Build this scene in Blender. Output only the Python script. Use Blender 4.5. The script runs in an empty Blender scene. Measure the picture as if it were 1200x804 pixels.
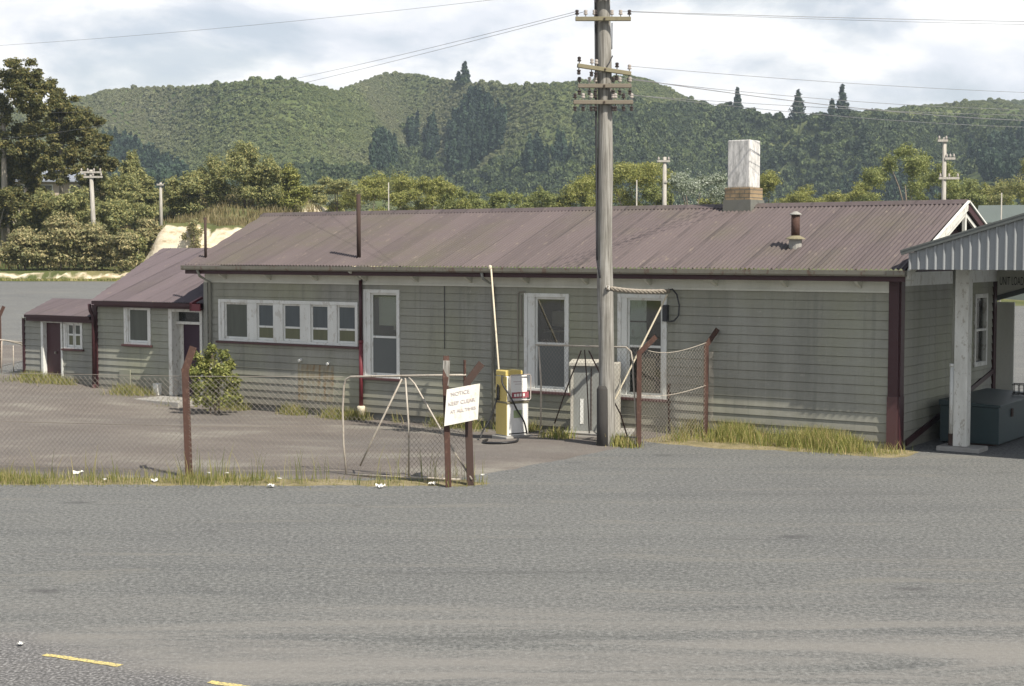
import bpy, bmesh, math, random
import numpy as np
from mathutils import Vector, Matrix

random.seed(7)
rng = np.random.default_rng(7)
sc = bpy.context.scene
COL = sc.collection
PI = math.pi

# ------------------------------------------------------------------ camera model and the two frames
F, CX, CY, HZ, H = 1800.0, 600.0, 402.0, 295.0, 3.75
PITCH = math.atan((CY - HZ) / F)
CAM = np.array([0, 0, H])

def ray(px, py):
    dx = (px - CX) / F; dy = (CY - py) / F
    return np.array([dx, math.cos(PITCH) + dy * math.sin(PITCH), -math.sin(PITCH) + dy * math.cos(PITCH)])
def gnd(px, py, z=0.0):
    d = ray(px, py); return CAM + d * ((z - H) / d[2])
def atY(px, py, Y):
    d = ray(px, py); return CAM + d * (Y / d[1])
CN = gnd(1050, 528)                       # the near corner of the station building
_u = np.array([-2650, math.hypot(F, CY - HZ), 0.0]); _u /= np.linalg.norm(_u)
EX = -_u; EY = np.array([-EX[1], EX[0], 0.0])
ROT = math.atan2(EX[1], EX[0])
def Lc(P):
    q = np.asarray(P) - CN; return np.array([q @ EX, q @ EY, P[2]])
def Wd(x, y, z=0.0):                      # building frame to world
    P = CN + EX * x + EY * y; return np.array([P[0], P[1], z])
def loc(px, py, ly):                      # point on a plane parallel to the front wall, building frame
    d = ray(px, py); s = ((CN - CAM) @ EY + ly) / (d @ EY); return Lc(CAM + d * s)

def locx(px, py, lx):                     # point on a plane parallel to the gable wall, building frame
    d = ray(px, py); s = ((CN - CAM) @ EX + lx) / (d @ EX); return Lc(CAM + d * s)
def rplane(px, py, y0, z0, m):            # point on a roof slope, building frame
    d = ray(px, py); n = np.array([-m * EY[0], -m * EY[1], 1.0]); P0 = CN + EY * y0; P0[2] = z0
    return Lc(CAM + d * (((P0 - CAM) @ n) / (d @ n)))
def vplane(px, py, A, B):                 # point on the upright plane over the ground line A-B
    d = ray(px, py); n = np.array([B[1] - A[1], A[0] - B[0], 0.0]); P0 = np.array([A[0], A[1], 0.0])
    return CAM + d * (((P0 - CAM) @ n) / (d @ n))
def sstep(x, a, b):
    t = np.clip((np.asarray(x, float) - a) / (b - a), 0, 1); return t * t * (3 - 2 * t)

# ------------------------------------------------------------------ numpy value noise
_perm = rng.random((256, 256))
def vnoise(x, y):
    xi = np.floor(x).astype(int); yi = np.floor(y).astype(int)
    xf = x - xi; yf = y - yi
    xf = xf * xf * (3 - 2 * xf); yf = yf * yf * (3 - 2 * yf)
    g = lambda a, b: _perm[a % 256, b % 256]
    return (g(xi, yi) * (1 - xf) + g(xi + 1, yi) * xf) * (1 - yf) + (g(xi, yi + 1) * (1 - xf) + g(xi + 1, yi + 1) * xf) * yf
def fbm(x, y, o=4):
    s = 0; a = 0.5
    for k in range(o):
        s = s + a * vnoise(x * 2 ** k + 17 * k, y * 2 ** k + 31 * k); a *= 0.5
    return s

# ------------------------------------------------------------------ ground height
def hgt(X, Y):
    X = np.asarray(X, float); Y = np.asarray(Y, float)
    qx = X - CN[0]; qy = Y - CN[1]
    lx = qx * EX[0] + qy * EX[1]; ly = qx * EY[0] + qy * EY[1]
    z = -0.21 * sstep(-lx, 5.5, 9.5) * (1 - sstep(-lx, 17.5, 21)) * sstep(ly, -7.5, -1.5) * (1 - sstep(ly, 6, 12))
    z = z + 0.22 * sstep(-lx, 21.5, 26) * sstep(ly, -6, -1)
    left = sstep(-X, 4, 16)
    z = z + 1.55 * left * sstep(Y, 60, 111)
    w = sstep(X, -27.4, -24.8)
    wob = 2.6 * (fbm(X * 0.5, Y * 0.3, 4) - 0.45)
    wob = wob + 0.8 * (fbm(X * 2.1, Y * 1.3 + 7, 3) - 0.45)
    steep = sstep(Y + wob, 109.2, 111.6); gentle = sstep(Y, 114, 150)
    edge = sstep(-X, 15.5, 19.5)
    back = 1 - sstep(Y, 175, 235)
    z = z + edge * back * (3.9 * (0.72 + 0.62 * fbm(X * 0.22 + 3, X * 0 + 1.3, 3)) * (w * steep + (1 - w) * gentle) + 3.0 * sstep(Y, 113, 150))
    z = z + (1 - w) * edge * back * 0.70 * sstep(Y + 0.5 * wob, 110.9, 111.3)
    z = z + 0.25 * (fbm(X * 0.08, Y * 0.08, 3) - 0.45) * sstep(Y, 60, 90)
    return z

# ------------------------------------------------------------------ mesh helpers
class MB:
    def __init__(s): s.v = []; s.f = []
    def add(s, vs, fs):
        o = len(s.v); s.v.extend([tuple(map(float, v)) for v in vs]); s.f.extend([tuple(i + o for i in f) for f in fs]); return s
    def box(s, c, size, rz=0.0, M=None):
        x, y, z = size[0] / 2, size[1] / 2, size[2] / 2
        vs = [(-x, -y, -z), (x, -y, -z), (x, y, -z), (-x, y, -z), (-x, -y, z), (x, -y, z), (x, y, z), (-x, y, z)]
        m = Matrix.Translation(c) @ (M if M is not None else Matrix.Rotation(rz, 4, 'Z'))
        return s.add([m @ Vector(v) for v in vs], [(0, 3, 2, 1), (4, 5, 6, 7), (0, 1, 5, 4), (1, 2, 6, 5), (2, 3, 7, 6), (3, 0, 4, 7)])
    def bb(s, x0, x1, y0, y1, z0, z1):
        return s.box(((x0 + x1) / 2, (y0 + y1) / 2, (z0 + z1) / 2), (abs(x1 - x0), abs(y1 - y0), abs(z1 - z0)))
    def tube(s, pts, r, n=8, cap=True):
        pts = [Vector(p) for p in pts]; k = len(pts)
        rs = r if isinstance(r, (list, tuple)) else [r] * k
        vs = []; ref = None
        for i, p in enumerate(pts):
            t = (pts[min(i + 1, k - 1)] - pts[max(i - 1, 0)]).normalized()
            if ref is None:
                ref = t.orthogonal().normalized()
            else:
                ref = ref - t * ref.dot(t)
                ref = ref.normalized() if ref.length > 1e-6 else t.orthogonal().normalized()
            b = t.cross(ref)
            for j in range(n):
                a = 2 * PI * j / n
                vs.append(p + (ref * math.cos(a) + b * math.sin(a)) * rs[i])
        fs = [(i * n + j, i * n + (j + 1) % n, (i + 1) * n + (j + 1) % n, (i + 1) * n + j) for i in range(k - 1) for j in range(n)]
        if cap: fs += [tuple(range(n - 1, -1, -1)), tuple((k - 1) * n + j for j in range(n))]
        return s.add(vs, fs)
    def bar(s, a, b, w, h, up=(0, 0, 1)):       # rectangular bar from a to b
        a = Vector(a); b = Vector(b); t = (b - a); L = t.length; t.normalize()
        up = Vector(up); sd = t.cross(up)
        if sd.length < 1e-4: sd = t.cross(Vector((1, 0, 0)))
        sd.normalize(); u2 = sd.cross(t)
        M = Matrix((t, sd, u2)).transposed().to_4x4()
        return s.box((a + b) / 2, (L, w, h), M=M)
    def prism(s, prof, f0, f1):                  # closed profile between two maps (profile point -> 3d)
        n = len(prof); vs = [f0(*q) for q in prof] + [f1(*q) for q in prof]
        fs = [(i, (i + 1) % n, n + (i + 1) % n, n + i) for i in range(n)] + [tuple(range(n - 1, -1, -1)), tuple(range(n, 2 * n))]
        return s.add(vs, fs)
    def lathe(s, c, prof, n=16):
        vs = []; k = len(prof)
        for r, z in prof:
            for j in range(n):
                a = 2 * PI * j / n; vs.append((c[0] + r * math.cos(a), c[1] + r * math.sin(a), c[2] + z))
        fs = [(i * n + j, i * n + (j + 1) % n, (i + 1) * n + (j + 1) % n, (i + 1) * n + j) for i in range(k - 1) for j in range(n)]
        fs += [tuple(range(n - 1, -1, -1)), tuple((k - 1) * n + j for j in range(n))]
        return s.add(vs, fs)
    def mesh(s, name, bevel=0.0, fix=True):
        me = bpy.data.meshes.new(name); me.from_pydata(s.v, [], s.f)
        if fix or bevel:
            bm = bmesh.new(); bm.from_mesh(me)
            bmesh.ops.recalc_face_normals(bm, faces=bm.faces)
            if bevel:
                ed = [e for e in bm.edges if len(e.link_faces) == 2 and e.calc_face_angle(0) > 0.6]
                bmesh.ops.bevel(bm, geom=ed, offset=bevel, segments=2, affect='EDGES', profile=0.5)
            bm.to_mesh(me); bm.free()
        return me
    def build(s, name, mat, parent=None, bevel=0.0, smooth=False, fix=True):
        me = s.mesh(name, bevel, fix)
        return link(name, me, mat, parent, smooth)

def link(name, me, mat, parent=None, smooth=False):
    me.materials.clear(); me.materials.append(mat)
    if smooth:
        me.polygons.foreach_set('use_smooth', [True] * len(me.polygons))
    o = bpy.data.objects.new(name, me); COL.objects.link(o)
    if parent is not None: o.parent = parent
    return o
def tag(o, label=None, cat=None, group=None, kind=None):
    if label: o['label'] = label
    if cat: o['category'] = cat
    if group: o['group'] = group
    if kind: o['kind'] = kind
    return o
def empty(name, at=(0, 0, 0), rz=0.0, label=None, cat=None, group=None):
    o = bpy.data.objects.new(name, None); COL.objects.link(o); o.empty_display_size = 0.2
    o.location = tuple(map(float, at)); o.rotation_euler = (0, 0, rz)
    return tag(o, label, cat, group)
def copy_tree(o, parent=None):
    c = o.copy(); COL.objects.link(c)
    if parent is not None: c.parent = parent
    for ch in [k for k in bpy.data.objects if k.parent == o]: copy_tree(ch, c)
    return c
def np_mesh(name, V, Fq, smooth=False):          # V (n,3); Fq (m,k) faces all of k corners
    me = bpy.data.meshes.new(name); V = np.asarray(V, np.float32); Fq = np.asarray(Fq, np.int32); m, k = Fq.shape
    me.vertices.add(len(V)); me.vertices.foreach_set('co', V.ravel())
    me.loops.add(m * k); me.loops.foreach_set('vertex_index', Fq.ravel())
    me.polygons.add(m); me.polygons.foreach_set('loop_start', np.arange(0, m * k, k, dtype=np.int32))
    me.update(calc_edges=True)
    if smooth: me.polygons.foreach_set('use_smooth', np.ones(m, bool))
    return me
def boolean_cut(obj, boxes):
    mb = MB()
    for b in boxes: mb.bb(*b)
    cut = bpy.data.objects.new('cutter', mb.mesh('cutter')); COL.objects.link(cut)
    cut.parent = obj.parent
    md = obj.modifiers.new('b', 'BOOLEAN'); md.operation = 'DIFFERENCE'; md.solver = 'EXACT'; md.object = cut
    bpy.context.view_layer.update()
    dg = bpy.context.evaluated_depsgraph_get()
    me = bpy.data.meshes.new_from_object(obj.evaluated_get(dg))
    obj.modifiers.clear(); obj.data = me
    bpy.data.objects.remove(cut)
def text_mesh(s, size, mat, parent, M, name='lettering', sx=1.0, offset=0.0):
    cu = bpy.data.curves.new(name, 'FONT'); cu.body = s; cu.size = size; cu.extrude = 0.0015; cu.align_x = 'CENTER'; cu.align_y = 'CENTER'; cu.space_line = 1.25
    cu.offset = offset
    t = bpy.data.objects.new('tmp', cu); COL.objects.link(t); bpy.context.view_layer.update()
    me = bpy.data.meshes.new_from_object(t.evaluated_get(bpy.context.evaluated_depsgraph_get()))
    bpy.data.objects.remove(t)
    me.transform(M @ Matrix.Diagonal((sx, 1, 1, 1)))
    return link(name, me, mat, parent)

# ------------------------------------------------------------------ materials
class NT:
    def __init__(s, name):
        s.m = bpy.data.materials.new(name); s.m.use_nodes = True; s.t = s.m.node_tree; s.t.nodes.clear()
        s.out = s.n('ShaderNodeOutputMaterial'); s.co = s.n('ShaderNodeTexCoord')
    def n(s, ty, **kw):
        nd = s.t.nodes.new(ty)
        for k, v in kw.items(): setattr(nd, k, v)
        return nd
    def l(s, a, b): s.t.links.new(a, b)
    def val(s, node, sock, v):
        if hasattr(v, 'is_output') or isinstance(v, bpy.types.NodeSocket): s.l(v, node.inputs[sock])
        else: node.inputs[sock].default_value = v
    def map(s, scale=(1, 1, 1), src='Object', rot=(0, 0, 0)):
        mp = s.n('ShaderNodeMapping'); s.l(s.co.outputs[src], mp.inputs[0]); mp.inputs['Scale'].default_value = scale; mp.inputs['Rotation'].default_value = rot
        return mp.outputs[0]
    def noise(s, scale=5, detail=4, rough=0.55, vec=None, dist=0.0):
        nd = s.n('ShaderNodeTexNoise'); nd.inputs['Scale'].default_value = scale; nd.inputs['Detail'].default_value = detail
        nd.inputs['Roughness'].default_value = rough; nd.inputs['Distortion'].default_value = dist
        s.l(vec if vec is not None else s.co.outputs['Object'], nd.inputs['Vector']); return nd.outputs['Fac']
    def ramp(s, fac, stops):
        r = s.n('ShaderNodeValToRGB'); e = r.color_ramp.elements
        while len(e) < len(stops): e.new(0.5)
        for i, (p, c) in enumerate(stops):
            e[i].position = p; e[i].color = (c, c, c, 1) if isinstance(c, (int, float)) else tuple(c) + (1,)
        s.l(fac, r.inputs[0]); return r.outputs[0]
    def mix(s, fac, a, b, mode='MIX'):
        nd = s.n('ShaderNodeMix', data_type='RGBA', blend_type=mode)
        s.val(nd, 0, fac)
        for i, c in ((6, a), (7, b)):
            if isinstance(c, tuple): nd.inputs[i].default_value = tuple(c) + (1,) if len(c) == 3 else c
            else: s.l(c, nd.inputs[i])
        return nd.outputs[2]
    def math(s, op, a, b=0.0):
        nd = s.n('ShaderNodeMath', operation=op); s.val(nd, 0, a); s.val(nd, 1, b); return nd.outputs[0]
    def bsdf(s, col, rough=0.7, bump=None, bd=0.01, bs=0.5, metal=0.0, spec=0.4):
        p = s.n('ShaderNodeBsdfPrincipled')
        if isinstance(col, tuple): p.inputs['Base Color'].default_value = col + (1,)
        else: s.l(col, p.inputs['Base Color'])
        s.val(p, 'Roughness', rough); p.inputs['Metallic'].default_value = metal; p.inputs['Specular IOR Level'].default_value = spec
        if bump is not None:
            b = s.n('ShaderNodeBump'); b.inputs['Distance'].default_value = bd; b.inputs['Strength'].default_value = bs
            s.l(bump, b.inputs['Height']); s.l(b.outputs[0], p.inputs['Normal'])
        s.l(p.outputs[0], s.out.inputs[0]); return p

def paint(name, col, dirt=(0.12, 0.10, 0.08), amt=0.5, scale=4.0, rough=0.65, streak=True, fine=30, wear=None, wearamt=0.0):
    k = NT(name)
    v = k.map((1, 1, 0.25) if streak else (1, 1, 1))
    n1 = k.noise(scale, 6, 0.65, v); n2 = k.noise(fine, 3, 0.6)
    c = k.mix(k.ramp(n1, [(0.42, 0.0), (0.72, amt)]), col, tuple(0.5 * a + 0.5 * b for a, b in zip(col, dirt)))
    c = k.mix(k.ramp(n2, [(0.35, 0.14), (0.65, 0.0)]), c, tuple(0.6 * a for a in col))
    if wear:
        n3 = k.noise(scale * 2.3, 8, 0.7, k.map((1, 1, 0.5)))
        c = k.mix(k.ramp(n3, [(0.56, 0.0), (0.60, wearamt)]), c, wear)
    k.bsdf(c, rough, n2, 0.002, 0.4)
    return k.m

M = {}
M['white_paint'] = paint('white_paint', (0.66, 0.67, 0.64), (0.25, 0.23, 0.18), 0.45, 3.0, wear=(0.38, 0.35, 0.30), wearamt=0.5)
M['white_paint_worn'] = paint('white_paint_worn', (0.62, 0.62, 0.58), (0.2, 0.19, 0.15), 0.7, 5.0, wear=(0.30, 0.27, 0.22), wearamt=0.7)
M['frieze'] = paint('frieze_paint', (0.56, 0.56, 0.50), (0.2, 0.2, 0.14), 0.5, 2.0)
M['maroon'] = paint('maroon_paint', (0.043, 0.013, 0.016), (0.036, 0.022, 0.022), 0.5, 3.0, 0.5)
M['maroon_faded'] = paint('maroon_paint_faded', (0.080, 0.035, 0.036), (0.061, 0.055, 0.043), 0.6, 3.0, 0.6)
M['pipe_red'] = paint('red_pipe_paint', (0.136, 0.022, 0.030), (0.064, 0.024, 0.024), 0.5, 3.0, 0.5)
M['door_maroon'] = paint('door_maroon', (0.055, 0.020, 0.024), (0.04, 0.02, 0.02), 0.5, 2.0, 0.5)
M['door_purple'] = paint('door_purple', (0.030, 0.009, 0.024), (0.02, 0.01, 0.015), 0.5, 2.0, 0.5)
M['rust'] = paint('rusty_steel', (0.062, 0.030, 0.022), (0.030, 0.022, 0.018), 0.8, 9.0, 0.85, wear=(0.11, 0.062, 0.046), wearamt=0.6)
M['tar'] = paint('old_tar', (0.040, 0.038, 0.036), (0.07, 0.065, 0.06), 0.7, 6.0, 0.9)
M['rust_dark'] = paint('rusty_dark_steel', (0.050, 0.030, 0.024), (0.03, 0.02, 0.015), 0.8, 9.0, 0.85)
M['galv_pale'] = paint('pale_galvanised_pipe', (0.391, 0.357, 0.306), (0.170, 0.119, 0.085), 0.7, 14.0, 0.5, wear=(0.170, 0.111, 0.076), wearamt=0.6)
M['wire_dull'] = paint('dull_fence_wire', (0.24, 0.215, 0.185), (0.12, 0.08, 0.06), 0.6, 6.0, 0.6)
M['black_rubber'] = paint('black_rubber', (0.018, 0.018, 0.020), (0.03, 0.03, 0.03), 0.3, 6.0, 0.5)
M['line_wire'] = paint('weathered_line_wire', (0.20, 0.20, 0.21), (0.12, 0.12, 0.12), 0.3, 6.0, 0.6)
M['wire_black'] = paint('dark_cable', (0.035, 0.035, 0.04), (0.03, 0.03, 0.03), 0.3, 6.0, 0.6)
M['concrete'] = paint('concrete', (0.30, 0.29, 0.27), (0.12, 0.12, 0.10), 0.7, 3.0, 0.9, streak=False)
M['concrete_dark'] = paint('foundation_concrete', (0.15, 0.15, 0.135), (0.07, 0.07, 0.05), 0.7, 3.0, 0.9)
M['cream_wall'] = paint('cream_interior', (0.55, 0.55, 0.46), (0.3, 0.3, 0.25), 0.3, 1.0)
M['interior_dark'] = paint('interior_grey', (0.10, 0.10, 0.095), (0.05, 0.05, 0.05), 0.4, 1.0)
M['frosted'] = paint('frosted_glass', (0.105, 0.115, 0.112), (0.06, 0.07, 0.07), 0.4, 2.0, 0.35, streak=False)
M['teal'] = paint('teal_paint', (0.029, 0.051, 0.055), (0.020, 0.025, 0.025), 0.5, 3.0, 0.5)  # teal darkened so the colour carries the canopy's shade
M['yellow'] = paint('pump_yellow', (0.58, 0.46, 0.15), (0.3, 0.2, 0.08), 0.5, 5.0, 0.45)
M['pump_white'] = paint('pump_white', (0.72, 0.72, 0.70), (0.4, 0.38, 0.33), 0.35, 4.0, 0.4)
M['pump_red'] = paint('pump_red', (0.30, 0.06, 0.08), (0.3, 0.15, 0.15), 0.5, 14.0, 0.5, wear=(0.5, 0.4, 0.4), wearamt=0.6)
M['pump_green'] = paint('pump_green', (0.33, 0.40, 0.22), (0.2, 0.25, 0.15), 0.4, 14.0, 0.5)
M['black_paint'] = paint('black_letter', (0.03, 0.03, 0.03), (0.06, 0.06, 0.06), 0.4, 6)
M['grey_cabinet'] = paint('grey_cabinet', (0.22, 0.23, 0.22), (0.10, 0.10, 0.09), 0.8, 4.0, 0.6)
M['cabinet_timber'] = paint('cabinet_timber', (0.42, 0.40, 0.35), (0.18, 0.16, 0.13), 0.8, 6.0, 0.8)
M['cream_timber'] = paint('cream_timber', (0.58, 0.52, 0.40), (0.3, 0.24, 0.15), 0.6, 6.0, 0.7)
M['sign_white'] = paint('sign_white', (0.74, 0.73, 0.68), (0.45, 0.33, 0.18), 0.4, 7.0, 0.5, wear=(0.50, 0.33, 0.16), wearamt=0.30)
M['faded_letter'] = paint('faded_letter', (0.50, 0.45, 0.46), (0.6, 0.5, 0.4), 0.9, 30.0, 0.6, streak=False)
M['porcelain'] = paint('insulator_porcelain', (0.40, 0.36, 0.33), (0.1, 0.08, 0.07), 0.5, 20.0, 0.25)
M['insulator_dark'] = paint('insulator_dark', (0.045, 0.035, 0.032), (0.05, 0.04, 0.04), 0.5, 20.0, 0.3)
M['arm_wood'] = paint('crossarm_wood', (0.187, 0.162, 0.128), (0.085, 0.068, 0.051), 0.6, 9.0, 0.85, streak=False)
M['arm_yellow'] = paint('lichened_crossarm', (0.203, 0.181, 0.116), (0.090, 0.076, 0.058), 0.6, 9.0, 0.85, streak=False)
M['house_wall'] = paint('house_wall', (0.40, 0.33, 0.27), (0.25, 0.2, 0.17), 0.4, 1.0)
M['house_roof'] = paint('house_roof', (0.20, 0.22, 0.26), (0.25, 0.26, 0.3), 0.5, 0.6)
M['shed_green'] = paint('shed_green_roof', (0.102, 0.122, 0.112), (0.068, 0.082, 0.075), 0.5, 0.8)
M['paper'] = paint('paper_litter', (0.70, 0.70, 0.68), (0.4, 0.38, 0.33), 0.4, 8.0)
M['door_handle'] = paint('tarnished_handle', (0.22, 0.20, 0.17), (0.1, 0.1, 0.1), 0.3, 10.0, 0.4)

# weatherboards: grey green paint, algae, damp streaks, rust runs are local to the wall
def weatherboard(name, col):
    k = NT(name)
    v = k.map((0.9, 0.9, 0.22))
    n1 = k.noise(1.6, 7, 0.62, v)
    n2 = k.noise(0.35, 4, 0.5)
    n3 = k.noise(26, 3, 0.6, k.map((0.35, 0.35, 2.0)))
    c = k.mix(k.ramp(n1, [(0.36, 0.0), (0.68, 0.8)]), col, tuple(0.66 * a for a in col))
    c = k.mix(k.ramp(n2, [(0.42, 0.0), (0.64, 0.45)]), c, (col[0] * 1.02, col[1] * 1.05, col[2] * 0.70))
    c = k.mix(k.ramp(n3, [(0.30, 0.22), (0.55, 0.0)]), c, tuple(0.6 * a for a in col))
    n4 = k.noise(5.5, 8, 0.72)
    c = k.mix(k.ramp(n4, [(0.63, 0.0), (0.68, 0.45)]), c, (0.40, 0.38, 0.33))
    n5 = k.noise(2.2, 6, 0.7, k.map((2.6, 2.6, 0.10)))
    c = k.mix(k.ramp(n5, [(0.54, 0.0), (0.66, 0.45)]), c, tuple(0.55 * a for a in col))
    c = k.mix(k.ramp(n5, [(0.30, 0.30), (0.42, 0.0)]), c, (0.36, 0.35, 0.31))
    # dirt splashed up on the lowest boards
    sp = k.n('ShaderNodeSeparateXYZ'); k.l(k.co.outputs['Object'], sp.inputs[0])
    low = k.math('ADD', sp.outputs[2], k.math('MULTIPLY', n1, 0.5))
    c = k.mix(k.ramp(low, [(0.25, 0.55), (0.75, 0.0)]), c, (0.14, 0.125, 0.10))
    k.bsdf(c, 0.7, n3, 0.003, 0.35)
    return k.m
M['boards'] = weatherboard('weatherboard_paint', (0.279, 0.277, 0.240))
M['boards_annex'] = weatherboard('weatherboard_paint_annex', (0.274, 0.276, 0.247))

# corrugated iron roof: purple brown paint that has chalked, sheet by sheet tone, moss streaks, rust at laps
def roof_mat(name, col, moss=0.4):
    k = NT(name)
    sp = k.n('ShaderNodeSeparateXYZ'); k.l(k.co.outputs['Object'], sp.inputs[0])
    sheet = k.math('FLOOR', k.math('MULTIPLY', sp.outputs[0], 1 / 0.76))
    wn = k.n('ShaderNodeTexWhiteNoise', noise_dimensions='1D'); k.l(sheet, wn.inputs['W'])
    fr = k.math('FRACT', k.math('MULTIPLY', sp.outputs[0], 1 / 0.76))
    v = k.map((2.2, 0.22, 0.22))
    n1 = k.noise(2.2, 7, 0.62, v); n2 = k.noise(0.5, 5, 0.6); n3 = k.noise(9, 5, 0.65, k.map((1, 0.35, 0.35)))
    c = k.mix(wn.outputs['Value'], tuple(0.83 * a for a in col), tuple(1.14 * a for a in col))
    c = k.mix(k.ramp(n1, [(0.35, 0.0), (0.7, 0.5)]), c, tuple(1.35 * a for a in col))
    c = k.mix(k.ramp(n2, [(0.48, 0.0), (0.72, moss)]), c, (0.085, 0.083, 0.045))
    c = k.mix(k.ramp(n3, [(0.60, 0.0), (0.70, 0.55)]), c, (0.17, 0.14, 0.115))
    lap = k.math('MULTIPLY', k.ramp(fr, [(0.0, 1.0), (0.10, 0.0)]), k.ramp(n2, [(0.38, 0.0), (0.52, 0.9)]))
    c = k.mix(lap, c, tuple(0.45 * a for a in col))
    k.bsdf(c, 0.62, n3, 0.003, 0.3)
    return k.m
M['roof'] = roof_mat('corrugated_roof', (0.084, 0.066, 0.066))
M['roof_annex'] = roof_mat('corrugated_roof_annex', (0.088, 0.070, 0.076), 0.15)
M['gutter'] = paint('gutter_metal', (0.20, 0.19, 0.155), (0.10, 0.09, 0.06), 0.8, 3.0, 0.6, wear=(0.12, 0.06, 0.04), wearamt=0.6)
M['fascia_grey'] = paint('canopy_cladding', (0.25, 0.265, 0.275), (0.18, 0.17, 0.16), 0.5, 3.0, 0.5)
M['canopy_dark'] = paint('canopy_barge', (0.115, 0.125, 0.12), (0.07, 0.07, 0.06), 0.6, 3.0, 0.6)

def chimney_mat():
    k = NT('whitewashed_brick')
    br = k.n('ShaderNodeTexBrick'); k.l(k.map((1, 1, 1)), br.inputs[0]); br.inputs['Scale'].default_value = 4.2
    n1 = k.noise(5, 8, 0.7, k.map((1, 1, 0.5))); n2 = k.noise(2.0, 4, 0.6)
    c = k.mix(k.ramp(k.noise(11, 8, 0.75, k.map((1.4, 1.4, 0.35))), [(0.40, 0.0), (0.62, 0.75)]), (0.66, 0.65, 0.63), (0.24, 0.24, 0.235))
    c = k.mix(k.ramp(n1, [(0.50, 0.0), (0.70, 0.4)]), c, (0.38, 0.37, 0.36))
    k.bsdf(c, 0.85, n1, 0.006, 0.5); return k.m
M['chimney'] = chimney_mat()
def brick_mat():
    k = NT('buff_brick')
    br = k.n('ShaderNodeTexBrick')
    mp = k.n('ShaderNodeMapping'); k.l(k.co.outputs['Object'], mp.inputs[0]); mp.inputs['Rotation'].default_value = (PI / 2, 0, 0)
    k.l(mp.outputs[0], br.inputs[0]); br.inputs['Scale'].default_value = 1.0
    br.inputs['Brick Width'].default_value = 0.23; br.inputs['Row Height'].default_value = 0.085; br.inputs['Mortar Size'].default_value = 0.01
    br.inputs['Color1'].default_value = (0.30, 0.22, 0.13, 1); br.inputs['Color2'].default_value = (0.22, 0.16, 0.10, 1); br.inputs['Mortar'].default_value = (0.12, 0.11, 0.09, 1)
    n1 = k.noise(6, 5, 0.6)
    c = k.mix(k.ramp(n1, [(0.5, 0.0), (0.7, 0.6)]), br.outputs['Color'], (0.08, 0.075, 0.06))
    k.bsdf(c, 0.85, br.outputs['Fac'], 0.006, 0.4); return k.m
M['brick'] = brick_mat()
def glass_mat():
    k = NT('window_glass')
    tr = k.n('ShaderNodeBsdfTransparent'); tr.inputs[0].default_value = (0.84, 0.87, 0.85, 1)
    gl = k.n('ShaderNodeBsdfGlossy'); gl.inputs['Roughness'].default_value = 0.03; gl.inputs[0].default_value = (0.9, 0.9, 0.9, 1)
    lw = k.n('ShaderNodeFresnel'); lw.inputs[0].default_value = 1.5
    b = k.n('ShaderNodeBump'); b.inputs['Distance'].default_value = 0.004; b.inputs['Strength'].default_value = 0.3
    k.l(k.noise(1.5, 2, 0.5), b.inputs['Height']); k.l(b.outputs[0], gl.inputs['Normal'])
    mx = k.n('ShaderNodeMixShader'); k.l(k.math('MAXIMUM', lw.outputs[0], 0.10), mx.inputs[0]); k.l(tr.outputs[0], mx.inputs[1]); k.l(gl.outputs[0], mx.inputs[2])
    k.l(mx.outputs[0], k.out.inputs[0]); return k.m
M['glass'] = glass_mat()

def curtained(name, col):
    k = NT(name); n = k.noise(3, 4, 0.6, k.map((3, 1, 0.3)))
    k.bsdf(k.mix(k.ramp(n, [(0.35, 0.0), (0.7, 0.5)]), col, tuple(0.6 * a for a in col)), 0.08, None, spec=0.5); return k.m
M['pane_blue'] = curtained('dark_curtained_pane', (0.090, 0.105, 0.112)); M['pane_olive'] = curtained('olive_curtained_pane', (0.135, 0.140, 0.085)); M['pane_grey'] = curtained('grey_curtained_pane', (0.095, 0.104, 0.088))  # curtain tones, blue and olive lightened to stand in for pale reflections
def wood_pole():
    k = NT('weathered_pole_wood')
    v = k.map((9, 9, 0.35)); n1 = k.noise(3, 8, 0.65, v); n2 = k.noise(1.2, 4, 0.6)
    c = k.ramp(n1, [(0.32, (0.085, 0.078, 0.068)), (0.50, (0.23, 0.22, 0.20)), (0.70, (0.38, 0.37, 0.345))])
    c = k.mix(k.ramp(n2, [(0.48, 0.0), (0.72, 0.6)]), c, (0.13, 0.12, 0.10))
    k.bsdf(c, 0.9, n1, 0.02, 0.6); return k.m
M['pole'] = wood_pole()
def simple_pole():
    k = NT('pale_pole_wood')
    v = k.map((6, 6, 0.5)); n1 = k.noise(3, 6, 0.6, v)
    k.bsdf(k.ramp(n1, [(0.3, (0.24, 0.22, 0.19)), (0.7, (0.44, 0.42, 0.38))]), 0.9); return k.m
M['pole_far'] = simple_pole()

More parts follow.
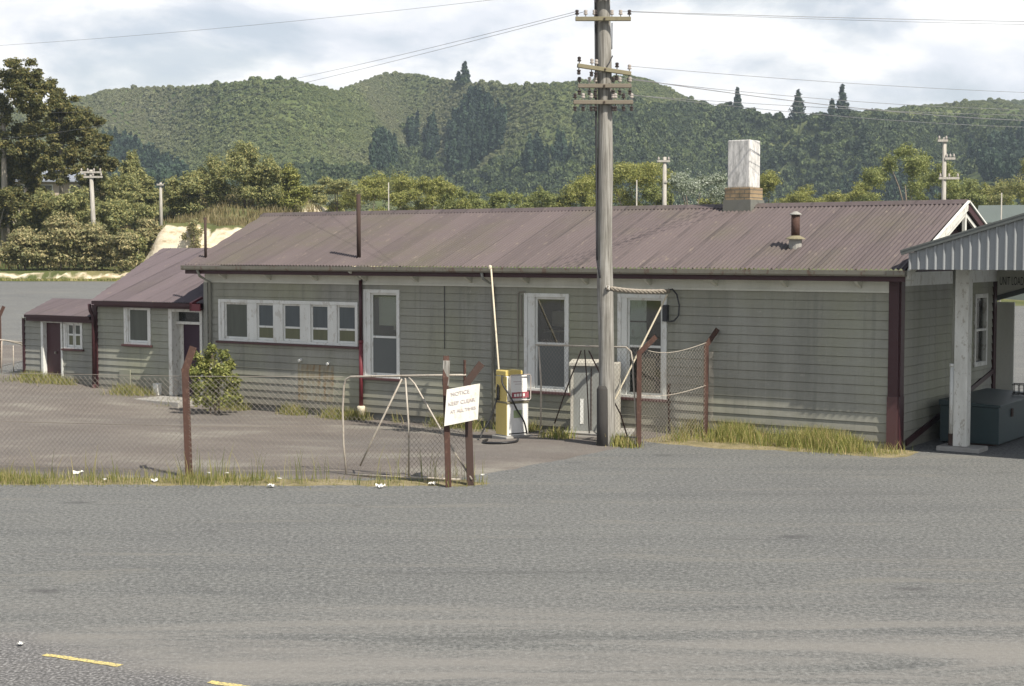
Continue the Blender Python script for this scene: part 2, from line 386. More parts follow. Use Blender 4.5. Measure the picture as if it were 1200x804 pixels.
def asphalt():
    k = NT('chip_seal_road'); o = k.co.outputs['Object']
    fine = k.noise(48, 3, 0.8); grain = k.noise(17, 5, 0.85)
    mid = k.noise(1.4, 6, 0.62); big = k.noise(0.16, 5, 0.55); 
    tr = k.noise(0.8, 6, 0.6, k.map((0.20, 1.5, 1), rot=(0, 0, -0.05)))       # traffic wear runs along the road
    c = k.ramp(big, [(0.35, (0.107, 0.108, 0.107)), (0.5, (0.124, 0.126, 0.122)), (0.66, (0.111, 0.113, 0.110))])
    c = k.mix(k.ramp(tr, [(0.50, 0.0), (0.66, 0.55)]), c, (0.082, 0.085, 0.086))
    c = k.mix(k.ramp(tr, [(0.30, 0.6), (0.42, 0.0)]), c, (0.157, 0.160, 0.151))
    c = k.mix(k.ramp(mid, [(0.55, 0.0), (0.75, 0.5)]), c, (0.139, 0.137, 0.127))
    c = k.mix(k.ramp(grain, [(0.52, 0.0), (0.60, 0.80)]), c, (0.223, 0.228, 0.223))
    c = k.mix(k.ramp(grain, [(0.41, 0.90), (0.49, 0.0)]), c, (0.058, 0.061, 0.062))
    c = k.mix(k.ramp(fine, [(0.53, 0.0), (0.68, 0.65)]), c, (0.228, 0.233, 0.229))
    tr2 = k.noise(1.1, 7, 0.65, k.map((0.16, 1.2, 1), rot=(0, 0, 0.42)), 0.6)
    c = k.mix(k.ramp(tr2, [(0.55, 0.0), (0.66, 0.45)]), c, (0.181, 0.174, 0.155))
    c = k.mix(k.ramp(tr2, [(0.30, 0.5), (0.40, 0.0)]), c, (0.073, 0.075, 0.074))
    ck = k.n('ShaderNodeTexVoronoi', feature='DISTANCE_TO_EDGE'); ck.inputs['Scale'].default_value = 0.30
    wv = k.n('ShaderNodeVectorMath', operation='ADD'); nz_ = k.n('ShaderNodeTexNoise'); nz_.inputs['Scale'].default_value = 1.3; nz_.inputs['Detail'].default_value = 6; k.l(o, nz_.inputs['Vector']); k.l(nz_.outputs['Color'], wv.inputs[1]); k.l(o, wv.inputs[0]); k.l(wv.outputs[0], ck.inputs['Vector'])
    crack = k.math('MULTIPLY', k.ramp(ck.outputs['Distance'], [(0.0, 1.0), (0.006, 0.0)]), k.ramp(big, [(0.50, 0.0), (0.56, 0.35)]))
    c = k.mix(crack, c, (0.042, 0.042, 0.042))
    # oil drips
    vo = k.n('ShaderNodeTexVoronoi'); vo.inputs['Scale'].default_value = 0.55; k.l(k.map((0.55, 1.0, 1)), vo.inputs['Vector'])
    spot = k.math('ADD', vo.outputs['Distance'], k.math('MULTIPLY', mid, 0.20))
    c = k.mix(k.ramp(spot, [(0.13, 0.55), (0.19, 0.0)]), c, (0.049, 0.048, 0.051))
    spn = k.n('ShaderNodeSeparateXYZ'); k.l(o, spn.inputs[0])
    dust = k.math('MULTIPLY', k.ramp(k.math('MULTIPLY', spn.outputs[1], 0.05), [(0.70, 1.0), (0.86, 0.0)]), k.ramp(tr2, [(0.40, 0.0), (0.56, 0.6)]))
    c = k.mix(dust, c, (0.217, 0.208, 0.194))
    # the nearest strip is coarser, paler metal
    sp = k.n('ShaderNodeSeparateXYZ'); k.l(o, sp.inputs[0])
    ed = k.math('ADD', sp.outputs[1], k.math('ADD', k.math('MULTIPLY', mid, 1.6), k.math('MULTIPLY', sp.outputs[0], 0.70)))
    near = k.ramp(k.math('MULTIPLY', ed, 0.05), [(0.595, 1.0), (0.63, 0.0)])
    stones = k.noise(30, 2, 0.6)
    c2 = k.ramp(stones, [(0.36, (0.041, 0.041, 0.043)), (0.52, (0.118, 0.115, 0.118)), (0.66, (0.290, 0.288, 0.288))])
    c = k.mix(k.math('MULTIPLY', near, 0.75), c, c2)
    h = k.math('ADD', fine, k.math('MULTIPLY', grain, 0.7))
    k.bsdf(c, 0.9, h, 0.012, 0.7, spec=0.25); return k.m
M['asphalt'] = asphalt()
def yard():
    k = NT('yard_asphalt')
    fine = k.noise(42, 3, 0.75); mid = k.noise(0.55, 6, 0.62, k.map((0.75, 1.3, 1), rot=(0, 0, 0.35))); big = k.noise(0.22, 5, 0.55)
    c = k.ramp(mid, [(0.34, (0.113, 0.099, 0.090)), (0.52, (0.145, 0.128, 0.115)), (0.66, (0.210, 0.198, 0.172)), (0.76, (0.265, 0.253, 0.222))])
    c = k.mix(k.ramp(big, [(0.45, 0.0), (0.7, 0.6)]), c, (0.120, 0.114, 0.109))
    c = k.mix(k.ramp(fine, [(0.36, 0.5), (0.5, 0.0)]), c, (0.062, 0.055, 0.053))
    c = k.mix(k.ramp(fine, [(0.56, 0.0), (0.70, 0.5)]), c, (0.281, 0.266, 0.241))
    k.bsdf(c, 0.9, fine, 0.012, 0.6, spec=0.25); return k.m
M['yard'] = yard()
def ground_mat():
    k = NT('ground_grass_and_clay')
    g = k.n('ShaderNodeNewGeometry'); sp = k.n('ShaderNodeSeparateXYZ'); k.l(g.outputs['Normal'], sp.inputs[0])
    n1 = k.noise(0.12, 6, 0.6); n2 = k.noise(1.5, 6, 0.65); n3 = k.noise(0.5, 5, 0.6)
    c = k.ramp(n1, [(0.35, (0.055, 0.075, 0.022)), (0.5, (0.11, 0.115, 0.045)), (0.65, (0.20, 0.175, 0.085))])
    c = k.mix(k.ramp(n2, [(0.35, 0.45), (0.6, 0.0)]), c, (0.04, 0.05, 0.02))
    clay = k.ramp(k.noise(0.9, 7, 0.7, k.map((1, 1, 2.5))), [(0.36, (0.321, 0.255, 0.160)), (0.5, (0.548, 0.481, 0.359)), (0.68, (0.623, 0.566, 0.453))])
    sl = k.math('ADD', sp.outputs[2], k.math('MULTIPLY', k.math('SUBTRACT', n2, 0.5), 0.35))
    c = k.mix(k.ramp(sl, [(0.68, 1.0), (0.80, 0.0)]), c, clay)
    k.bsdf(c, 0.95, n2, 0.12, 0.6, spec=0.2); return k.m
M['ground'] = ground_mat()
def soil():
    k = NT('dry_verge_soil'); n1 = k.noise(2.2, 6, 0.65); n2 = k.noise(35, 3, 0.7)
    c = k.ramp(n1, [(0.35, (0.13, 0.12, 0.06)), (0.5, (0.23, 0.195, 0.11)), (0.66, (0.29, 0.25, 0.16))])
    c = k.mix(k.ramp(n2, [(0.36, 0.6), (0.55, 0.0)]), c, (0.08, 0.07, 0.04))
    k.bsdf(c, 0.95, n2, 0.02, 0.6, spec=0.2); return k.m
M['soil'] = soil()
def leaf(name, cols, trans=0.38, rough=0.55, inst=False, patch=None):
    k = NT(name)
    g = k.n('ShaderNodeNewGeometry')
    c = k.ramp(g.outputs['Random Per Island'], [(i / (len(cols) - 1) * 0.9 + 0.05, q) for i, q in enumerate(cols)])
    if inst:
        oi = k.n('ShaderNodeObjectInfo')
        dk, lt = inst
        c = k.mix(1.0, c, k.ramp(oi.outputs['Random'], [(0.0, dk), (0.6, (0.9, 0.9, 0.9)), (1.0, lt)]), 'MULTIPLY')
    if patch:
        n = k.noise(patch[0], 4, 0.6, g.outputs['Position'])
        c = k.mix(k.ramp(n, [(0.42, 0.0), (0.62, patch[2])]), c, patch[1])
    d = k.n('ShaderNodeBsdfPrincipled'); k.l(c, d.inputs['Base Color']); d.inputs['Roughness'].default_value = rough; d.inputs['Specular IOR Level'].default_value = 0.25
    t = k.n('ShaderNodeBsdfTranslucent'); k.l(c, t.inputs[0])
    mx = k.n('ShaderNodeMixShader'); mx.inputs[0].default_value = trans; k.l(d.outputs[0], mx.inputs[1]); k.l(t.outputs[0], mx.inputs[2])
    k.l(mx.outputs[0], k.out.inputs[0]); return k.m
M['leaf_dark'] = leaf('dark_olive_foliage', [(0.082, 0.095, 0.040), (0.151, 0.157, 0.061), (0.259, 0.220, 0.083)])
M['leaf_mid'] = leaf('mid_green_foliage', [(0.142, 0.167, 0.075), (0.268, 0.282, 0.118), (0.426, 0.390, 0.167)])
M['leaf_bush'] = leaf('grey_green_bush_foliage', [(0.161, 0.174, 0.083), (0.301, 0.290, 0.145), (0.514, 0.434, 0.233)])
M['leaf_yellow'] = leaf('yellow_green_foliage', [(0.149, 0.167, 0.044), (0.259, 0.275, 0.078), (0.372, 0.356, 0.125)])
M['leaf_willow'] = leaf('willow_foliage', [(0.122, 0.149, 0.051), (0.226, 0.256, 0.082), (0.339, 0.346, 0.135)])
M['leaf_silver'] = leaf('silver_poplar_foliage', [(0.09, 0.12, 0.06), (0.27, 0.31, 0.23), (0.44, 0.47, 0.40)])
M['leaf_shrub'] = leaf('shrub_foliage', [(0.088, 0.113, 0.032), (0.192, 0.211, 0.062), (0.352, 0.353, 0.115)], 0.3, 0.45)
M['leaf_conifer'] = leaf('conifer_foliage', [(0.018, 0.034, 0.016), (0.030, 0.050, 0.022), (0.045, 0.066, 0.028)], 0.1)
M['grass'] = leaf('roadside_grass_blades', [(0.10, 0.13, 0.03), (0.19, 0.21, 0.055), (0.30, 0.28, 0.10), (0.40, 0.34, 0.17)], 0.35)
M['grass_dry'] = leaf('dry_grass_blades', [(0.115, 0.108, 0.043), (0.202, 0.169, 0.083), (0.274, 0.223, 0.122)], 0.3)
M['grass_green'] = leaf('rank_grass_blades', [(0.108, 0.147, 0.033), (0.216, 0.245, 0.061), (0.346, 0.323, 0.110), (0.497, 0.392, 0.198)], 0.35)
M['hill_bush'] = leaf('hill_scrub_foliage', [(0.150, 0.182, 0.078), (0.172, 0.204, 0.090), (0.200, 0.228, 0.106)], 0.15, 0.7, inst=((0.72, 0.78, 0.76), (1.15, 1.12, 1.05)), patch=(0.009, (0.205, 0.200, 0.130), 0.60))
M['hill_tree'] = leaf('hill_forest_foliage', [(0.050, 0.072, 0.032), (0.070, 0.096, 0.042), (0.096, 0.118, 0.054)], 0.15, 0.7, inst=((0.55, 0.62, 0.60), (1.45, 1.40, 1.15)))
M['hill_pine'] = leaf('pine_plantation_foliage', [(0.022, 0.042, 0.026), (0.030, 0.052, 0.031), (0.038, 0.062, 0.036)], 0.06, 0.7, inst=((0.55, 0.62, 0.65), (1.6, 1.55, 1.4)))
def hill_ground():
    k = NT('hill_soil_and_scrub'); n1 = k.noise(0.02, 6, 0.6); n2 = k.noise(0.25, 5, 0.65)
    c = k.ramp(n1, [(0.35, (0.068, 0.093, 0.033)), (0.55, (0.112, 0.132, 0.051)), (0.7, (0.165, 0.168, 0.075))])
    c = k.mix(k.ramp(n2, [(0.35, 0.5), (0.6, 0.0)]), c, (0.045, 0.063, 0.027))
    k.bsdf(c, 0.95, n2, 0.8, 0.6, spec=0.1); return k.m
M['hill'] = hill_ground()
M['bark'] = paint('tree_bark', (0.16, 0.13, 0.10), (0.06, 0.05, 0.04), 0.7, 4.0, 0.9)
M['bark_pale'] = paint('pale_tree_bark', (0.30, 0.27, 0.22), (0.10, 0.09, 0.07), 0.7, 4.0, 0.9)
def yellow_line():
    k = NT('worn_yellow_road_paint'); n1 = k.noise(6, 6, 0.7); n2 = k.noise(45, 3, 0.7)
    c = k.mix(k.ramp(n1, [(0.45, 0.0), (0.7, 0.6)]), (0.60, 0.49, 0.17), (0.36, 0.32, 0.18))
    c = k.mix(k.ramp(n2, [(0.40, 0.9), (0.52, 0.0)]), c, (0.17, 0.16, 0.13))
    k.bsdf(c, 0.85, n2, 0.006, 0.5); return k.m
M['yellow_line'] = yellow_line()

# ================================================================== THE SETTING
def sheet(name, xs, ys, zf, mat, smooth=True, yedge=None):
    XX, YY = np.meshgrid(xs, ys, indexing='ij')
    if yedge is not None:
        t = (YY - ys[0]) / (ys[-1] - ys[0]); YY = yedge[0](XX) * (1 - t) + yedge[1](XX) * t
    ZZ = zf(XX, YY); n, m = XX.shape
    V = np.stack([XX, YY, ZZ], -1).reshape(-1, 3)
    I = np.arange(n * m).reshape(n, m)
    Fq = np.stack([I[:-1, :-1], I[1:, :-1], I[1:, 1:], I[:-1, 1:]], -1).reshape(-1, 4)
    return link(name, np_mesh(name, V, Fq, smooth), mat)
A_ = np.arange; C_ = lambda *a: np.unique(np.concatenate(a))
gx = C_(np.linspace(-3000, -300, 14), np.linspace(-300, -70, 24), A_(-70, -8, 0.6), A_(-8, 40, 2.0), np.linspace(40, 300, 20), np.linspace(300, 3000, 14))
gy = C_(np.linspace(-600, 0, 8), A_(0, 60, 2.0), A_(60, 104, 2.0), A_(104, 120, 0.3), A_(120, 180, 2.0), np.linspace(180, 400, 20), np.linspace(400, 4000, 16))
tag(sheet('ground', gx, gy, lambda x, y: hgt(x, y) - 0.05, M['ground'], False), 'grassy ground and cut clay bank around the yard', kind='structure')
tag(sheet('road', C_(A_(-90, -20, 1.5), A_(-20, 12, 0.5), A_(12, 90, 2.0)), C_(A_(1, 45, 0.5), A_(45, 109.01, 1.5)), lambda x, y: hgt(x, y) - 0.05 * sstep(y, 104, 108.5), M['asphalt']), 'worn grey chip seal road in front of the fence', kind='structure')
def yfront(X):
    base = np.where(X < -0.9, 24.75, np.where(X < 2.7, 24.75 + (X + 0.9) * 1.33, 29.55 + (X - 2.7) * 1.1))
    return base + 0.5 * (fbm(X * 1.3, X * 0 + 3.3, 4) - 0.45) + 0.25 * (fbm(X * 6, X * 0 + 9.3, 2) - 0.4)
tag(sheet('yard', C_(A_(-34, -9, 0.4), A_(-9, 3.8, 0.12)), np.linspace(0, 1, 60), lambda x, y: hgt(x, y) - 0.014 + 0.026 * sstep(y - yfront(x), 0.0, 1.0) + 0.016 * (fbm(x * 3.1, y * 3.1, 3) - 0.45) * (1 - sstep(y - yfront(x), 1.0, 1.6)), M['yard'], True, (yfront, lambda X: np.where(X < -16, 58.0, 44.0))), 'brownish asphalt yard behind the fence', kind='structure')
# kerbside soil strips the weeds grow from
tag(sheet('verge', A_(-30, -0.2, 0.15), np.linspace(0, 1, 9), lambda x, y: hgt(x, y) + 0.016 - 0.030 * np.abs(y - 24.75 + 0.033 * (x + 1)) / 0.6 + 0.022 * (fbm(x * 2.7, y * 2.7, 4) - 0.40) - 0.02 * sstep(x, -0.9, -0.2), M['soil'], True,
    (lambda X: 24.15 + 0.03 * (X + 1) * -1.2 + 0.7 * (fbm(X * 0.9, X * 0, 4) - 0.45), lambda X: 25.35 - 0.035 * (X + 1) + 0.9 * (fbm(X * 0.8, X * 0 + 5, 4) - 0.45) - 0.6 * sstep(X, -2.2, -0.3))), 'dry soil verge along the fence', kind='structure')

def wedge(lx, ly):
    P_ = CN[None, None, :2] + EX[None, None, :2] * lx[..., None] + EY[None, None, :2] * ly[..., None]; return P_[..., 0], P_[..., 1]
lxg, lyg = np.meshgrid(A_(-4.7, 0.9, 0.12), np.linspace(-2.6, 0.05, 24), indexing='ij'); wx_, wy_ = wedge(lxg, lyg)
wz_ = hgt(wx_, wy_) + 0.020 - 0.045 * np.clip(-lyg - 0.75 - 0.55 * sstep(-lxg, 0.8, 3.2), 0, 9) / 0.6 + 0.03 * (fbm(wx_ * 2.2, wy_ * 2.2, 4) - 0.45) - 0.05 * sstep(lxg, 0.2, 0.8)
I = np.arange(lxg.size).reshape(lxg.shape); tag(link('wall_verge', np_mesh('wall_verge', np.stack([wx_, wy_, wz_], -1).reshape(-1, 3), np.stack([I[:-1, :-1], I[1:, :-1], I[1:, 1:], I[:-1, 1:]], -1).reshape(-1, 4), True), M['soil']), 'dry tan soil strip along the wall at the right', kind='structure')
def yellow_dash(a, b, w):
    A = gnd(*a); B = gnd(*b); t = (B - A) / np.linalg.norm(B - A); n = np.array([-t[1], t[0], 0]); L = np.linalg.norm(B - A)
    k = 26; V = []; Fq = []
    for i in range(k + 1):
        c = A + t * L * i / k
        for sgn in (-1, 1):
            p = c + n * sgn * (w / 2 + random.uniform(-0.012, 0.008)); V.append((p[0], p[1], float(hgt(p[0], p[1])) + 0.005))
    for i in range(k): Fq.append((2 * i, 2 * i + 1, 2 * i + 3, 2 * i + 2))
    o = link('road_marking', np_mesh('road_marking', V, Fq), M['yellow_line']); tag(o, 'worn yellow dash painted on the road', kind='structure')
yellow_dash((52, 767.5), (141, 780.5), 0.085); yellow_dash((245, 799.5), (345, 814), 0.085)

# ------------------------------------------------------------------ hills: terrain matched to the skyline, then a cover of scrub, forest and pine
SKY = np.array([(-1500, 150), (-900, 120), (-400, 138), (-100, 128), (60, 124), (88, 117), (130, 104), (190, 101), (240, 99), (290, 93), (340, 93), (375, 100), (396, 105), (420, 96), (445, 87), (480, 85), (515, 91), (560, 96), (600, 98), (660, 96),
                (700, 92), (735, 87), (760, 93), (790, 108), (830, 121), (870, 130), (905, 137), (930, 140), (960, 137), (1010, 131), (1060, 124), (1110, 119), (1160, 117), (1210, 115), (1400, 105), (1800, 125), (2300, 120), (3000, 150)], float)
hp = np.linspace(-1300, 2600, 700); HY0 = 320.0
hs = np.linspace(0, 1.25, 170)
def hill_fields(P, S):
    Dc = 880 + 160 * sstep(P, 600, 1000) + 160 * sstep(P, 880, 960) - 60 * sstep(P, 500, 735) * (1 - sstep(P, 735, 900))
    Y = HY0 + (Dc - HY0) * S; X = (P - CX) / F * Y
    prof = np.where(S < 1, np.clip(S, 0, 1) ** 0.85, 1 - 1.6 * (S - 1))
    wx = X + 60 * (fbm(X * 0.004, Y * 0.004, 2) - 0.4); wy = Y + 60 * (fbm(X * 0.004 + 9, Y * 0.004, 2) - 0.4)
    a = 0.62                                                        # spurs run down towards the left and the viewer
    r = 1 - np.abs(2 * fbm((wx * math.cos(a) + wy * math.sin(a) * 0.35) * 0.0105, (wy * 0.35 - wx * 0.1) * 0.006 + 4.0, 2) / 0.75 - 1) * 1.9
    r2 = fbm(X * 0.016, Y * 0.012, 2) - 0.37
    z = prof * 95 + np.clip(S * 2.2, 0, 1) * (115 * (r - 0.50) + 12 * r2) * (1 - 0.55 * np.clip(S, 0, 1) ** 3)
    hill_fields.r = r
    return X, Y, z
PP, SS = np.meshgrid(hp, hs, indexing='ij')
hX, hYY, hZ = hill_fields(PP, SS); hR = hill_fields.r
tgt = (HZ - np.interp(hp, SKY[:, 0], SKY[:, 1]) - 4) / F              # target elevation; the bush cover adds the last few pixels
ang = ((hZ - H) / hYY).max(1)
ker = np.ones(9) / 9
ratio = np.convolve(np.pad((tgt / ang), 4, 'edge'), ker, 'valid')
hZ = H + (hZ - H) * ratio[:, None]
ang2 = ((hZ - H) / hYY).max(1); hZ = H + (hZ - H) * (tgt / ang2)[:, None]
hZ -= 6 * (1 - sstep(SS, 0, 0.08))
n_, m_ = PP.shape; I = np.arange(n_ * m_).reshape(n_, m_)
V = np.stack([hX, hYY, hZ], -1).reshape(-1, 3)
Fq = np.stack([I[:-1, :-1], I[1:, :-1], I[1:, 1:], I[:-1, 1:]], -1).reshape(-1, 4)
tag(link('hills', np_mesh('hills', V, Fq, True), M['hill']), 'steep bush covered hills behind the yard', kind='structure')
def hill_at(px, s):                      # bilinear sample
    i = np.clip((px - hp[0]) / (hp[1] - hp[0]), 0, len(hp) - 1.001); j = np.clip(s / (hs[1] - hs[0]), 0, len(hs) - 1.001)
    i0 = i.astype(int); j0 = j.astype(int); fi = i - i0; fj = j - j0
    out = []
    for G in (hX, hYY, hZ, hR):
        out.append((G[i0, j0] * (1 - fi) + G[i0 + 1, j0] * fi) * (1 - fj) + (G[i0, j0 + 1] * (1 - fi) + G[i0 + 1, j0 + 1] * fi) * fj)
    return np.stack(out, -1)
def project(P):
    q = P - CAM; d = q[:, 1] * math.cos(PITCH) - q[:, 2] * math.sin(PITCH); up = q[:, 1] * math.sin(PITCH) + q[:, 2] * math.cos(PITCH)
    return CX + F * q[:, 0] / d, CY - F * up / d

def gn_scatter(name, P, size, mat, kind, label, tall=1.0):
    """points mesh whose modifier grows a small leafy crown (or a pine) on every point"""
    me = bpy.data.meshes.new(name); me.vertices.add(len(P)); me.vertices.foreach_set('co', P.astype(np.float32).ravel())
    at = me.attributes.new('size', 'FLOAT', 'POINT'); at.data.foreach_set('value', size.astype(np.float32))
    o = bpy.data.objects.new(name, me); COL.objects.link(o); me.materials.append(mat)
    ng = bpy.data.node_groups.new(name, 'GeometryNodeTree')
    ng.interface.new_socket('Geometry', in_out='INPUT', socket_type='NodeSocketGeometry'); ng.interface.new_socket('Geometry', in_out='OUTPUT', socket_type='NodeSocketGeometry')
    N = lambda t, **k: (lambda nd: ([setattr(nd, a, b) for a, b in k.items()], nd)[1])(ng.nodes.new(t))
    lk = ng.links.new
    gi = N('NodeGroupInput'); go = N('NodeGroupOutput')
    g2i = N('GeometryNodeGeometryToInstance')
    for var in range(3):
        if kind == 'pine':
            src = N('GeometryNodeMeshCone'); src.inputs['Vertices'].default_value = 10; src.inputs['Side Segments'].default_value = 6
            src.inputs['Radius Top'].default_value = 0.06; src.inputs['Radius Bottom'].default_value = 0.30; src.inputs['Depth'].default_value = 2.0
            core = src.outputs['Mesh']
        else:
            src = N('GeometryNodeMeshIcoSphere'); src.inputs['Subdivisions'].default_value = 3; src.inputs['Radius'].default_value = 0.85; core = src.outputs['Mesh']
        sp = N('GeometryNodeSetPosition'); lk(core, sp.inputs['Geometry'])
        nt = N('ShaderNodeTexNoise', noise_dimensions='4D'); nt.inputs['W'].default_value = 3.7 * var; nt.inputs['Scale'].default_value = 1.6; nt.inputs['Detail'].default_value = 2
        v1 = N('ShaderNodeVectorMath', operation='SUBTRACT'); lk(nt.outputs['Color'], v1.inputs[0]); v1.inputs[1].default_value = (0.5, 0.5, 0.5)
        v2 = N('ShaderNodeVectorMath', operation='MULTIPLY'); lk(v1.outputs[0], v2.inputs[0]); v2.inputs[1].default_value = (0.35, 0.35, 0.2) if kind == 'pine' else (1.1, 1.1, 0.9)
        lk(v2.outputs[0], sp.inputs['Offset'])
        dp = N('GeometryNodeDistributePointsOnFaces'); lk(sp.outputs[0], dp.inputs['Mesh']); dp.inputs['Density'].default_value = 26 if kind == 'pine' else 15; dp.inputs['Seed'].default_value = var
        gr = N('GeometryNodeMeshGrid'); gr.inputs['Size X'].default_value = 0.36; gr.inputs['Size Y'].default_value = 0.30; gr.inputs['Vertices X'].default_value = 2; gr.inputs['Vertices Y'].default_value = 2
        ip = N('GeometryNodeInstanceOnPoints'); lk(dp.outputs['Points'], ip.inputs['Points']); lk(gr.outputs['Mesh'], ip.inputs['Instance'])
        rv = N('FunctionNodeRandomValue', data_type='FLOAT_VECTOR'); rv.inputs[0].default_value = (-3.1, -3.1, -3.1); rv.inputs[1].default_value = (3.1, 3.1, 3.1)
        rv.inputs['Seed'].default_value = var
        lk(rv.outputs[0], ip.inputs['Rotation'])
        rl = N('GeometryNodeRealizeInstances'); lk(ip.outputs[0], rl.inputs[0])
        sc_ = N('GeometryNodeTransform'); lk(sp.outputs[0], sc_.inputs[0]); sc_.inputs['Scale'].default_value = (0.86, 0.86, 0.9)
        jn = N('GeometryNodeJoinGeometry'); lk(rl.outputs[0], jn.inputs[0]); lk(sc_.outputs[0], jn.inputs[0])
        tr = N('GeometryNodeTransform'); lk(jn.outputs[0], tr.inputs[0]); tr.inputs['Translation'].default_value = (0, 0, 0 if kind == 'pine' else 0.45)
        tr.inputs['Scale'].default_value = (1, 1, tall)
        sm = N('GeometryNodeSetMaterial'); lk(tr.outputs[0], sm.inputs[0]); sm.inputs['Material'].default_value = mat
        lk(sm.outputs[0], g2i.inputs[0])
    io = N('GeometryNodeInstanceOnPoints'); lk(gi.outputs[0], io.inputs['Points']); lk(g2i.outputs[0], io.inputs['Instance']); io.inputs['Pick Instance'].default_value = True
    ri = N('FunctionNodeRandomValue', data_type='INT'); ri.inputs[4].default_value = 0; ri.inputs[5].default_value = 2; lk(ri.outputs[2], io.inputs['Instance Index'])
    rr = N('FunctionNodeRandomValue', data_type='FLOAT_VECTOR'); rr.inputs[0].default_value = (-0.15, -0.15, 0); rr.inputs[1].default_value = (0.15, 0.15, 6.28); lk(rr.outputs[0], io.inputs['Rotation'])
    na = N('GeometryNodeInputNamedAttribute', data_type='FLOAT'); na.inputs['Name'].default_value = 'size'
    lk(na.outputs['Attribute'], io.inputs['Scale']); lk(io.outputs[0], go.inputs[0])
    md = o.modifiers.new('scatter', 'NODES'); md.node_group = ng
    return tag(o, label, 'hill vegetation', kind='stuff')

def inpoly(px, py, poly):
    r = np.zeros(len(px), bool); j = len(poly) - 1
    for i in range(len(poly)):
        xi, yi = poly[i]; xj, yj = poly[j]
        c = ((yi > py) != (yj > py)) & (px < (xj - xi) * (py - yi) / (yj - yi + 1e-9) + xi); r ^= c; j = i
    return r
NP = 340000
cp = rng.uniform(-350, 1550, NP); cs = np.sqrt(rng.uniform(0.0, 1.16, NP))
cs = np.clip(cs, 0.0, 1.07)
PR = hill_at(cp, cs); ridge = PR[:, 3]; P = PR[:, :3]; qx, qy = project(P)
wob = 10 * (fbm(P[:, 0] * 0.05, P[:, 1] * 0.05, 3) - 0.45)
pine_polys = [[(118, 158), (140, 160), (165, 172), (200, 190), (222, 212), (240, 240), (120, 240)], [(536, 125), (548, 108), (562, 112), (580, 122), (592, 140), (586, 160), (566, 178), (552, 196), (530, 200), (522, 180), (524, 150)],
              [(498, 150), (508, 136), (514, 160), (510, 180), (500, 178)], [(478, 145), (488, 140), (492, 165), (482, 170)], [(434, 168), (446, 158), (462, 166), (464, 190), (436, 190)], [(614, 172), (626, 162), (640, 176), (640, 198), (614, 198)], [(646, 170), (656, 162), (668, 174), (666, 190), (648, 188)],
              [(985, 212), (1000, 204), (1040, 208), (1076, 204), (1110, 212), (1110, 245), (985, 245)], [(1130, 180), (1160, 168), (1200, 150), (1260, 150), (1300, 240), (1180, 232)]]
pine = np.zeros(NP, bool)
for pl in pine_polys: pine |= inpoly(qx + wob, qy + wob * 0.6 - 12, pl)
pine &= qy > np.interp(qx, SKY[:, 0], SKY[:, 1]) + 24
forest = (sstep(qx + 6 * wob, 560, 800) > 0.5) & (qy + wob > 128 + 0.05 * (qx - 800)) | (ridge + 0.9 * (fbm(P[:, 0] * 0.02 + 7, P[:, 1] * 0.012, 3) - 0.45) < 0.40)  # also gully trees, whose dark colour stands in for gully shade
clear = inpoly(qx, qy, [(1130, 205), (1165, 200), (1185, 215), (1180, 228), (1120, 226)])
back_ = (P[:, 1] > 0)
u1 = rng.random(NP)
sel = pine & (u1 < 0.30); gn_scatter('pine_plantation', P[sel] + [0, 0, 1.9], rng.uniform(1.9, 3.6, sel.sum()), M['hill_pine'], 'pine', 'dark pine plantations in patches on the hillside', 1.0)
sel = forest & ~pine & ~clear & (u1 < 0.52); gn_scatter('hill_forest', P[sel], (0.8 + 0.9 * rng.random(sel.sum()) + 1.3 * (rng.random(sel.sum()) > 0.85)) , M['hill_tree'], 'bush', 'dark native forest covering the hill on the right', 1.15)
sel = ~forest & ~pine & ~clear; gn_scatter('hill_scrub', P[sel], 0.42 + 0.50 * rng.random(sel.sum()) + 0.8 * (rng.random(sel.sum()) > 0.98), M['hill_bush'], 'bush', 'low green scrub covering the hills on the left', 0.9)

# ------------------------------------------------------------------ trees and shrubs, each a thing
def leaf_cloud(clumps, size, seed, up=0.35, aspect=1.6):
    r = np.random.default_rng(seed); Vs = []; 
    for c, rad, n in clumps:
        d = r.normal(size=(n, 3)); d /= np.linalg.norm(d, axis=1)[:, None]
        rr = r.random(n) ** (1 / 2.6)
        lump = 0.80 + 0.35 * np.sin(d[:, 0] * 5 + c[0] * 3) * np.sin(d[:, 1] * 4 + c[1]) + 0.2 * np.sin(d[:, 2] * 7 + c[2] * 2)
        p = np.asarray(c) + d * rr[:, None] * np.asarray(rad) * lump[:, None]
        nn = d * 0.55 + r.normal(size=(n, 3)) * 0.55 + [0, 0, up]; nn /= np.linalg.norm(nn, axis=1)[:, None]
        t = np.cross(nn, r.normal(size=(n, 3))); t /= np.linalg.norm(t, axis=1)[:, None] + 1e-9; b = np.cross(nn, t)
        s = size * r.uniform(0.55, 1.35, n)[:, None]
        Vs.append(np.stack([p - t * s * 0.5 * aspect, p - b * s * 0.36, p + t * s * 0.5 * aspect, p + b * s * 0.36], 1).reshape(-1, 3))
    V = np.concatenate(Vs); return V, np.arange(len(V)).reshape(-1, 4)
